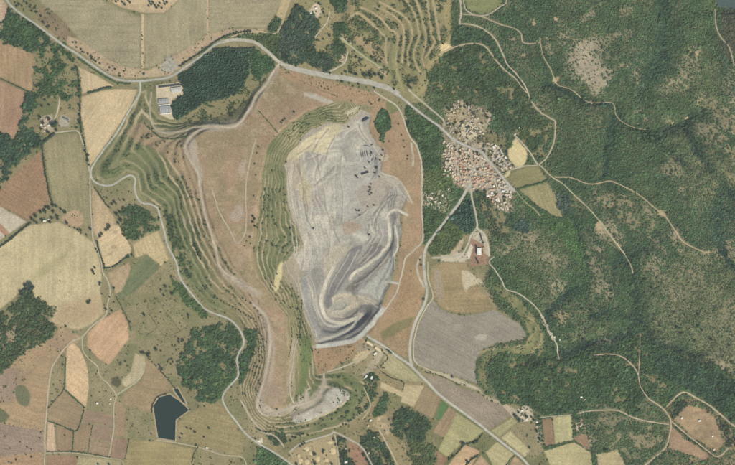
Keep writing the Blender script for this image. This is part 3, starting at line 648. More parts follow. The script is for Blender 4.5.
field('broad mauve grey ploughed field east of the pit road', [(431, 298), (441, 309), (449, 313), (461, 316), (479, 314), (494, 310), (520, 324), (526, 335), (524, 339), (497, 343), (483, 349), (476, 359), (475, 372), (478, 384), (461, 378), (441, 371), (425, 367), (415, 362), (414, 345), (419, 325), (427, 308)], (147, 137, 121), mott=0.06)
paint([(474, 337), (480, 334), (487, 335), (486, 340), (478, 340)], (170, 160, 142)); paint([(452, 325), (462, 322), (463, 330), (455, 332)], (158, 147, 130), soft=2)
paint([(424, 371), (441, 375), (461, 385), (480, 392), (486, 399), (503, 406), (514, 416), (520, 412), (502, 402), (484, 395), (479, 388), (461, 380), (441, 372)], (176, 160, 132), warp=0.6)
field('small khaki field beyond the purple triangle', [(491, 431), (512, 418), (517, 422), (500, 437)], (170, 161, 115))
field('pale straw block east of the south eastern road', [(501, 438), (510, 431), (530, 450), (525, 457)], (184, 170, 126))
field('pale khaki block west of the south eastern road', [(486, 452), (497, 442), (514, 454), (504, 470), (495, 470)], (178, 164, 119))
field('pinkish tan tip at the bottom edge by the south eastern road', [(507, 470), (515, 456), (527, 468), (527, 470)], (186, 156, 120))
field('apricot field with curved edge at the bottom', [(444, 470), (459, 452), (465, 445), (480, 451), (469, 470)], (190, 156, 118))
field('apricot wedge right of the curved apricot field', [(470, 470), (481, 455), (494, 470)], (182, 151, 116))
field('red brown corner plot left of the two lobed field', [(434, 448), (448, 459), (441, 470), (434, 470)], (152, 118, 90))
field('brown strip field beside the pale green block', [(542, 419), (552, 418), (555, 444), (545, 446)], (146, 119, 90))
field('pale green rectangular field right of the brown strip', [(552.6, 417), (571, 415), (573, 441), (555, 444)], (180, 169, 122))
field('pale khaki pentagon field at the bottom edge', [(544, 451), (573, 442), (590, 452), (594, 470), (552, 470)], (182, 167, 121))
field('brown patch right of the pale green rectangle', [(574, 437), (586, 433), (590, 450), (575, 441)], (150, 121, 92))
field('pale khaki field at the bottom edge east of the pentagon', [(596, 454), (618, 449.6), (628, 470), (598, 470)], (182, 164, 122))
field('dry tan pasture enclosed by tracks in the lower right', [(672, 419), (676, 410), (686, 404), (700, 407), (712, 415), (718, 426), (720, 436), (724, 441), (716, 452), (708, 447), (692, 436)], (165, 138, 105), warp=0.8, c2=(156, 132, 98))
field('reddish tan fallow triangle below the dry pasture', [(671, 426), (684, 438), (708, 454), (706, 460), (668, 448)], (160, 131, 102), warp=0.6)
field('pale yellow threshing ground on the village edge', [(512, 142), (516, 138), (520, 143), (526, 150), (527, 158), (523, 166), (517, 168), (512, 163), (508, 156), (508, 149), (512, 147)], (208, 188, 138), mott=0.05, smooth=True)
field('small pale yellow plot at the roadside in the village', [(503, 174), (512, 169), (509, 176), (505, 178)], (206, 188, 142))
field('dark olive field east of the village', [(506, 179), (513, 171), (528, 166.5), (539, 166.5), (546, 178), (541, 183), (527, 186), (517, 189), (513, 186)], (134, 126, 85))
field('lighter olive wedge field east of the village', [(519, 190), (530, 186.5), (547, 181.5), (555, 195), (563, 217.6), (556, 217), (540, 207), (529, 198)], (152, 141, 99))
field('round green meadow ringed by a track at the top', [(465, -4), (467, 9), (479, 14), (489, 13), (501, 5), (502, -4)], (128, 130, 84), smooth=False)
field('tan bare ground south of the brown mine yard', [(441, 263), (466, 262), (470, 274), (480, 290), (494, 308), (479, 312), (461, 314), (449, 311), (441, 307), (433, 296), (429, 281), (431, 266)], (160, 137, 99), warp=0.8, c2=(146, 128, 88))
paint([(461, 270), (470, 272), (484, 282), (470, 286), (465, 292), (462, 282)], (190, 172, 142), warp=1.2, soft=1.0)
paint([(434, 268), (440, 270), (444, 292), (440, 303), (434, 290)], (160, 142, 118), warp=0.8, soft=1.5)
b, m, d = paint([(488, 284), (505, 300), (524, 322), (530, 336), (526, 343), (500, 348), (484, 356), (479, 370), (480, 384), (488, 388), (484, 368), (490, 358), (506, 353), (528, 356), (542, 348), (546, 336), (538, 322), (520, 300), (500, 284)], (112, 114, 72), soft=1.5, warp=1.2, c2=(134, 128, 86), c2s=8)
DEN[b] = DEN[b] * (1 - m) + m * 0.22 * sstep(0.45, 0.6, fbm(U[b], V[b], 6, 3, 1))
for q in [[(488, 350), (505, 347), (524, 345)], [(526, 342), (533, 334), (536, 328)], [(532, 352), (540, 342), (541, 334)], [(538, 354), (546, 346)], [(528, 318), (537, 324), (541, 334)], [(480, 352), (500, 346), (526, 341)]]:
    p = smooth_poly(q, False, 3); bb = box(p, 5); d = seg_dist(U[bb] + NWU[bb], V[bb] + NWV[bb], p, False); m = np.exp(-(d / 1.0) ** 2)[..., None] * 0.7
    C[bb] = C[bb] * (1 - m) + alb((166, 148, 110)) * m; Z[bb] += 2 * np.exp(-(d / 1.5) ** 2)
# ------------------------------------------------------------------ yards
YARD = [(156, 85.4), (180, 81.5), (188, 89), (182, 95), (172.5, 98.6), (174.7, 119), (170, 119), (160, 114.5), (157, 101)]
b, m, d = paint(YARD, (198, 180, 150), warp=0.3, mott=0.06); DEN[b] *= (1 - m); Z[b] = Z[b] * (1 - sstep(-4, 1, d)) + 9 * sstep(-4, 1, d)
zone('works_yard', 'pale concrete works yard beside the dark plantation', 'yard', b, m)
b, m, d = paint([(471, 238), (474, 236.5), (480, 243), (487.5, 244), (487.5, 264), (470, 267), (469.5, 248)], (152, 120, 96), warp=0.4); DEN[b] *= (1 - m)
zone('mine_yard', 'red brown earth yard around the white roofed shed', 'yard', b, m)
paint([(466, 254), (471, 244), (473, 247), (469.5, 259), (466.5, 259)], (208, 194, 172), warp=0.2)
paint([(472, 238), (477, 228), (484, 234), (489, 246), (489, 256), (486, 254), (484, 244), (479, 242)], (184, 170, 148), warp=0.6, soft=1)
paint([(441, 256), (459, 252), (466, 254), (467, 262), (441, 262)], (190, 174, 150), warp=0.8, soft=1)
paint([(458, 245), (462, 236), (464, 240), (461, 250), (449, 258), (446, 257)], (178, 158, 128), warp=0.8, soft=1)
b, m, d = paint([(59, 118), (62, 115), (70, 118), (69, 126), (59, 127)], (176, 172, 164), warp=0.2)
paint([(56, 113), (78, 112), (78, 131), (58, 132)], (160, 142, 108), op=0.5)
paint([(40, 118), (52, 114), (54, 132), (42, 132)], (178, 160, 136), warp=1, soft=1.5)
for u0, v0, r in [(114, 247, 3), (110, 254, 2.2), (115.5, 232, 2.5)]:
    paint([(u0 + r * math.cos(a), v0 + r * 0.8 * math.sin(a)) for a in np.linspace(0, 6.28, 10)], (158, 138, 108), soft=1, op=0.8)
paint([(356, 346), (363, 341), (375, 350), (372, 354), (358, 356)], (150, 134, 108), soft=1); paint([(352, 360), (358, 352), (372, 350), (366, 358), (356, 364)], (188, 164, 124), soft=0.8)
paint([(374, 344), (380, 346), (390, 352), (384, 354), (376, 368), (366, 378), (362, 374), (372, 360), (377, 352)], (170, 156, 128), warp=0.5, soft=0.8)
paint([(372, 425), (379, 416), (386, 416), (392, 424), (388, 436), (382, 430)], (186, 160, 124), warp=0.3, soft=1, c2=(156, 140, 104), c2s=6)   # pale hollow field
paint([(290, 452), (300, 446), (330, 435), (336, 440), (340, 465), (338, 470), (286, 470)], (168, 148, 110), warp=0.6, soft=1)
paint([(347, 442), (360, 446), (372, 470), (354, 470)], (152, 118, 92), warp=0.4)
b, m, d = paint([(518, 409), (524, 404), (530, 406), (533, 413), (531, 420), (524, 422), (518, 420), (515, 414)], (192, 176, 150), warp=0.6, smooth=True)
paint([(500, 402), (506, 404), (516, 414), (513, 418)], (186, 164, 138), warp=0.4)
paint([(535, 420), (542, 420), (543, 436), (545, 444), (538, 444), (536, 430)], (166, 148, 118), warp=0.8, soft=1.2)
paint([(578, 394), (586, 396), (588, 406), (580, 408)], (176, 154, 126), warp=1.2, soft=1.5); paint([(575, 424), (582, 420), (586, 428), (577, 431)], (196, 172, 142), warp=0.6); paint([(580, 410), (583, 410), (584, 424), (580, 424)], (170, 144, 118), warp=0.6)
paint([(540, 313), (546, 318), (553, 334), (556, 338), (552, 340), (546, 330), (541, 320)], (196, 182, 156), warp=0.5)
paint([(553, 318), (560, 311), (568, 310), (569, 318), (564, 326), (556, 325)], (164, 146, 108), warp=0.8, soft=1)
paint([(421, 198), (429, 189), (434, 194), (440, 190), (452, 186), (455, 198), (446, 212), (440, 213), (428, 208), (423, 206)], (174, 156, 120), warp=1.2, soft=0.8, c2=(190, 174, 142), c2s=4)
paint([(256, 441), (262, 438), (263, 443), (258, 444.5)], (206, 192, 166), warp=0.2)

# ------------------------------------------------------------------ village ground
VIL = [(441, 124), (446, 106), (456, 98), (470, 103), (488, 108), (492, 118), (486, 126), (494, 132), (506, 140), (508, 156), (514, 166), (504, 176), (516, 190), (512, 200), (514, 212), (506, 214), (494, 206), (486, 192), (470, 192), (452, 184), (443, 176), (441, 160), (447, 148), (441, 138)]
b, m, d = paint(VIL, (178, 160, 136), warp=4.0, soft=2.2, c2=(130, 122, 92), c2s=5, mott=0.2)
DEN[b] = DEN[b] * (1 - m) + m * (0.10 + 0.42 * sstep(0.45, 0.58, fbm(U[b], V[b], 5, 3, 3)))
FT[b] = np.where(m[..., None] > 0.5, alb((72, 84, 56)), FT[b]); FS[b] = np.where(m > 0.5, 0.75, FS[b]); FZ[b][m > 0.5] = 0
zone('village_ground', 'pale dusty streets and gardens of the village', 'village ground', b, m)
paint([(452, 150), (470, 146), (486, 158), (496, 174), (494, 188), (470, 190), (452, 182), (446, 166)], (186, 166, 144), soft=2, op=0.7)
DEN[box([(452, 150), (494, 188)], 0)] *= 0.5
paint([(446, 112), (462, 104), (470, 116), (462, 124), (450, 124)], (176, 152, 112), soft=2, op=0.7, warp=1.0)
paint([(461, 124), (470, 122), (484, 130), (482, 136), (466, 140), (460, 132)], (206, 190, 158), soft=1.2, op=0.75, warp=1.0)
paint([(500, 183), (508, 182), (514, 190), (508, 196), (500, 196)], (186, 176, 162), soft=1, warp=0.6)
paint([(486, 128), (506, 140), (508, 158), (496, 146), (484, 140)], (126, 118, 82), soft=2, warp=1)
paint([(494, 96), (500, 100), (502, 108), (494, 108)], (186, 160, 134), soft=1, warp=0.5)

# ------------------------------------------------------------------ woodland masses
dg = (62, 74, 50)
wood('dense green wood on the highway bend in the upper left', [(8, 8), (15, 12), (32, 22), (48, 34), (51, 41), (47, 45), (38, 48), (32, 52), (22, 48), (10, 44), (-2, 38), (1, 24), (5, 16)], dg, (74, 98, 60), c2=(62, 86, 58), gaps=0.15)
wood('broken wood with sandy gaps above the walled farm', [(38, 50), (52, 44), (64, 46), (73, 53), (76, 66), (79, 74), (80, 93), (70, 97), (54, 100), (35, 95), (35, 66)], (84, 90, 60), (74, 98, 60), den=0.92, gaps=0.95)
wood('dark curved wood around the reddish field at the left edge', [(27, 93), (38, 94), (33, 108), (28, 125), (38, 134), (41, 145), (24, 157), (4, 182), (-4, 188), (-4, 132), (12, 139), (20, 131), (22, 113)], dg, (66, 90, 62), c2=(56, 78, 58), size=1.3, gaps=0.2)
wood('dark blue green conifer plantation north of the spoil heap', [(179, 76), (190, 67), (213, 50), (232, 49), (252, 50), (248, 60), (248, 76), (243, 88), (230, 95), (206, 103), (188, 112), (176, 120), (172, 101), (183, 93), (181, 82)], (52, 66, 54), (62, 88, 64), den=0.97, size=1.1, warp=0.8, name='plantation')
wood('green thicket at the eastern tip of the plantation', [(252, 51), (262, 54), (276, 64), (268, 72), (256, 80), (249, 70)], (70, 84, 52), (66, 94, 58), den=0.95, size=1.05)
wood('patchy scrub on the slope south of the plantation', [(206, 105), (230, 97), (250, 82), (258, 78), (250, 96), (232, 116), (205, 120), (182, 121)], (126, 120, 80), (76, 96, 58), den=0.6, size=0.9, gaps=0.8)
wood('green belt between the highway curve and the northern track', [(225, 39), (250, 36), (278, 34), (284, 56), (278, 60), (266, 49), (255, 41), (246, 39)], (88, 94, 58), (78, 100, 60), den=0.8, size=1.0)
wood('dark wood above the highway at the top centre', [(294, 6), (304, 8), (308, 14), (319, 19), (316, 36), (312, 48), (320, 52), (332, 58), (332, 68), (324, 71), (310, 66), (294, 64), (283, 60), (279, 40), (284, 24)], dg, (62, 84, 58), c2=(70, 86, 68), size=1.3, gaps=0.25)
wood('small dark grove beside the northern track corner', [(275, 18), (281, 21), (276, 31), (268, 30)], dg, (70, 92, 62), warp=0.4)
wood('dark grove at the top edge above the terraces', [(331, -6), (348, -6), (347, 10), (335, 11)], dg, (70, 94, 60))
wood('irregular grove beside the pale green dyke', [(334, 24), (342, 21), (349, 28), (347, 34), (339, 36), (347, 48), (340, 56), (333, 54), (333, 36)], (86, 92, 58), (72, 94, 60), den=0.9)
wood('narrow grove in the loop of the northern terraces', T(2, 0, [(300, 85), (330, 90), (440, 190), (442, 240), (400, 215), (310, 130)]), (110, 110, 70), (74, 94, 58), den=0.7, size=0.9, gaps=0.5)
wood('dark forest between the hill tracks north of the village', [(441, 58), (460, 47), (480, 47), (490, 56), (505, 73), (520, 88), (528, 97), (535, 112), (552, 124), (552, 140), (545, 156), (538, 160), (528, 148), (518, 134), (505, 120), (494, 112), (490, 98), (470, 92), (460, 96), (441, 92), (428, 82), (426, 72)], (68, 78, 50), (70, 92, 58), c2=(82, 98, 58), size=1.15, gaps=0.25)
wood('dark forest strip between the two northern hill tracks', [(460, 27), (485, 33), (500, 52), (520, 78), (526, 90), (505, 68), (487, 45), (470, 42), (452, 46), (452, 36)], dg, (68, 92, 60), warp=0.6)
wood('green wood between the highway and the village', [(406, 106), (418, 114), (439, 129), (441, 143), (436, 151), (439, 157), (439, 167), (424, 170), (421, 150), (413, 139), (408, 124)], (70, 80, 50), (74, 98, 58))
wood('grassy thicket west of the village lane', [(424, 171), (440, 168), (452, 173), (450, 185), (438, 188), (426, 194)], (98, 106, 62), (92, 112, 62), den=0.75, size=0.9)
wood('green lens shaped grove on the brown bank of the pit', [(382.5, 109), (387, 111.5), (390, 118), (391, 127.6), (386, 134), (383, 141.5), (380, 141), (381, 136), (376, 128), (375, 121), (377.6, 115)], (58, 70, 46), (70, 96, 60), den=1.0, warp=0.4, soft=0.6)
wood('blue green plantation wedge south of the village', [(474, 206), (475, 224), (469, 232), (463, 230), (453, 222), (450, 219), (461, 206), (469, 199)], (60, 72, 56), (66, 92, 74), den=1.0, warp=0.4, name='plantation')
wood('olive green wood north of the brown mine yard', [(441, 228), (451, 222), (463, 232), (459, 240), (449, 254), (441, 254), (432, 255), (428, 250), (434, 240)], (74, 82, 50), (86, 102, 58), warp=0.6)
wood('green triangle of wood between two pale roads', [(425, 208), (441, 214), (444, 222), (428, 243), (424.5, 244)], (66, 76, 48), (74, 96, 56), warp=0.5)
wood('bluish grove below the village among bare scrub', [(517, 222), (525, 219), (531, 226), (529, 232), (519, 233), (514, 228)], (70, 80, 60), (70, 92, 78), warp=1.0)
wood('bluish grove beside the lighter olive wedge field', [(554, 196), (561, 193), (569, 198), (571, 208), (563, 212), (557, 204)], (74, 82, 60), (74, 92, 76), warp=1.0, den=0.85)
wood('green belt below the lighter olive wedge field', [(517, 192), (529, 200), (541, 209), (556, 219), (570, 219), (576, 230), (584, 248), (582, 262), (572, 256), (560, 238), (545, 224), (528, 214)], (84, 100, 58), (82, 112, 62), den=0.9, size=0.95)
wood('scrub wood right of the village lane', [(478, 194), (486, 196), (494, 208), (506, 216), (508, 230), (500, 238), (492, 236), (488, 222), (480, 208)], (112, 112, 76), (70, 88, 58), den=0.65, size=1.0, gaps=0.5)
wood('dense dark forest filling the south eastern valley', [(489, 363), (499, 355), (517, 353), (535, 358), (549, 349), (559, 360), (571, 357), (588, 350), (600, 347), (620, 342), (640, 336), (660, 347), (690, 357), (720, 368), (735, 376), (752, 388), (752, 440), (735, 424), (710, 403), (683, 389), (668, 402), (660, 406), (648, 396), (640, 402), (640, 416), (616, 407), (590, 406), (571, 412), (540, 414), (530, 404), (513, 404), (500, 401), (494, 385), (488, 374)], (60, 72, 46), (70, 96, 60), c2=(78, 100, 60), size=1.2, gaps=0.15)
wood('dark green belt along the ravine above the valley forest', [(650, 352), (690, 360), (735, 382), (752, 400), (752, 430), (735, 420), (700, 394), (668, 380), (655, 366)], (54, 64, 44), (64, 88, 60), size=1.25)
wood('dark wood around the brown hollow in the lower left', [(-4, 318), (18, 302), (24, 290), (36, 296), (54, 311), (48, 321), (58, 328), (55, 336), (40, 345), (20, 355), (4, 372), (-4, 378)], (78, 84, 54), (74, 92, 58), den=0.85, gaps=0.3)
b, m, d = paint([(18, 322), (26, 314), (36, 314), (46, 324), (48, 332), (36, 340), (24, 338)], (104, 98, 68), soft=2, warp=1); DEN[b] = DEN[b] * (1 - m) + 0.45 * m
b, m, d = paint([(4, 332), (16, 324), (18, 334), (14, 344), (6, 344)], (150, 132, 102), soft=2, warp=2); DEN[b] *= 1 - 0.8 * m
wood('broad green wood in the bend of the stream road', [(195, 329), (231, 325), (241, 337), (243, 346), (237, 358), (237, 376), (228, 388), (221, 397), (212, 402), (195, 398), (185, 385), (178, 372), (178, 360), (189, 345)], (72, 82, 50), (78, 100, 60), c2=(70, 92, 60), gaps=0.3)
wood('green strip of trees east of the stream road', [(245, 331), (255, 331), (256, 345), (251, 357), (247, 372), (240, 384), (240, 360), (246, 345)], (72, 82, 50), (70, 94, 58), warp=0.8)
wood('green verge of bushes along the stream road', [(172, 280), (181, 282), (192, 297), (205, 311), (212, 316), (200, 316), (186, 303), (174, 290)], (92, 108, 62), (84, 108, 62), den=0.8, size=0.9)
wood('dark thicket east of the stream road bend', [(164, 206), (172, 218), (180, 240), (192, 262), (190, 278), (180, 270), (172, 250), (167, 228)], (94, 104, 64), (70, 92, 58), den=0.55, size=0.95, gaps=0.3)
wood('dark grove between straw fields and stream road', [(118, 214), (130, 204), (146, 209), (152, 216), (158, 228), (146, 234), (132, 240), (122, 230)], (80, 88, 54), (74, 94, 58), gaps=0.35)
wood('dark wood south of the straw arm field', [(402, 407), (422, 414), (428, 420), (430, 430), (422, 440), (406, 442), (394, 436), (390, 430), (394, 416)], (72, 78, 50), (66, 86, 56), gaps=0.4)
wood('dark wood around the white houses at the bottom', [(362, 432), (376, 434), (390, 455), (396, 470), (374, 470), (362, 448)], (76, 82, 54), (68, 86, 56), gaps=0.5)
wood('dark strip of trees east of the sandy compound', [(336, 437), (345, 440), (351, 458), (354, 470), (342, 470)], (84, 84, 58), (66, 82, 56), gaps=0.6, den=0.85)
wood('bushy slope in the lower centre right of the brown plot', [(404, 443), (424, 442), (436, 446), (434, 470), (416, 470)], (96, 102, 64), (84, 98, 58), den=0.5, gaps=0.3)
wood('bright green copse beside the bottom road', [(257, 452), (265, 449), (283, 460), (287, 470), (257, 470)], (88, 104, 62), (86, 112, 68), den=0.8)
wood('dark thicket at the foot of the southern terraces', [(268, 436), (280, 431), (287, 436), (284, 445), (272, 442)], (78, 84, 52), (68, 86, 54))
wood('green copse beside the bright crop strip', [(384, 394), (388, 392), (388, 404), (384, 414), (376, 418), (372, 414), (378, 404)], (80, 96, 58), (74, 98, 58), warp=0.5)
wood('trees around the white houses below the mine offices', [(366, 376), (374, 374), (377, 384), (375, 396), (368, 406), (360, 415), (358, 408), (366, 396)], (92, 98, 62), (68, 88, 56), den=0.6, gaps=0.4)
wood('scattered trees on the lower right clearing edge', [(708, 410), (722, 420), (735, 434), (745, 450), (728, 450), (722, 438), (718, 424)], (134, 118, 88), (74, 86, 60), den=0.5, gaps=0.5)
wood('dark clump at the bend above the dry pasture', [(670, 412), (676, 404), (680, 398), (684, 402), (678, 412), (672, 418)], (82, 86, 60), (72, 88, 62), den=0.7)
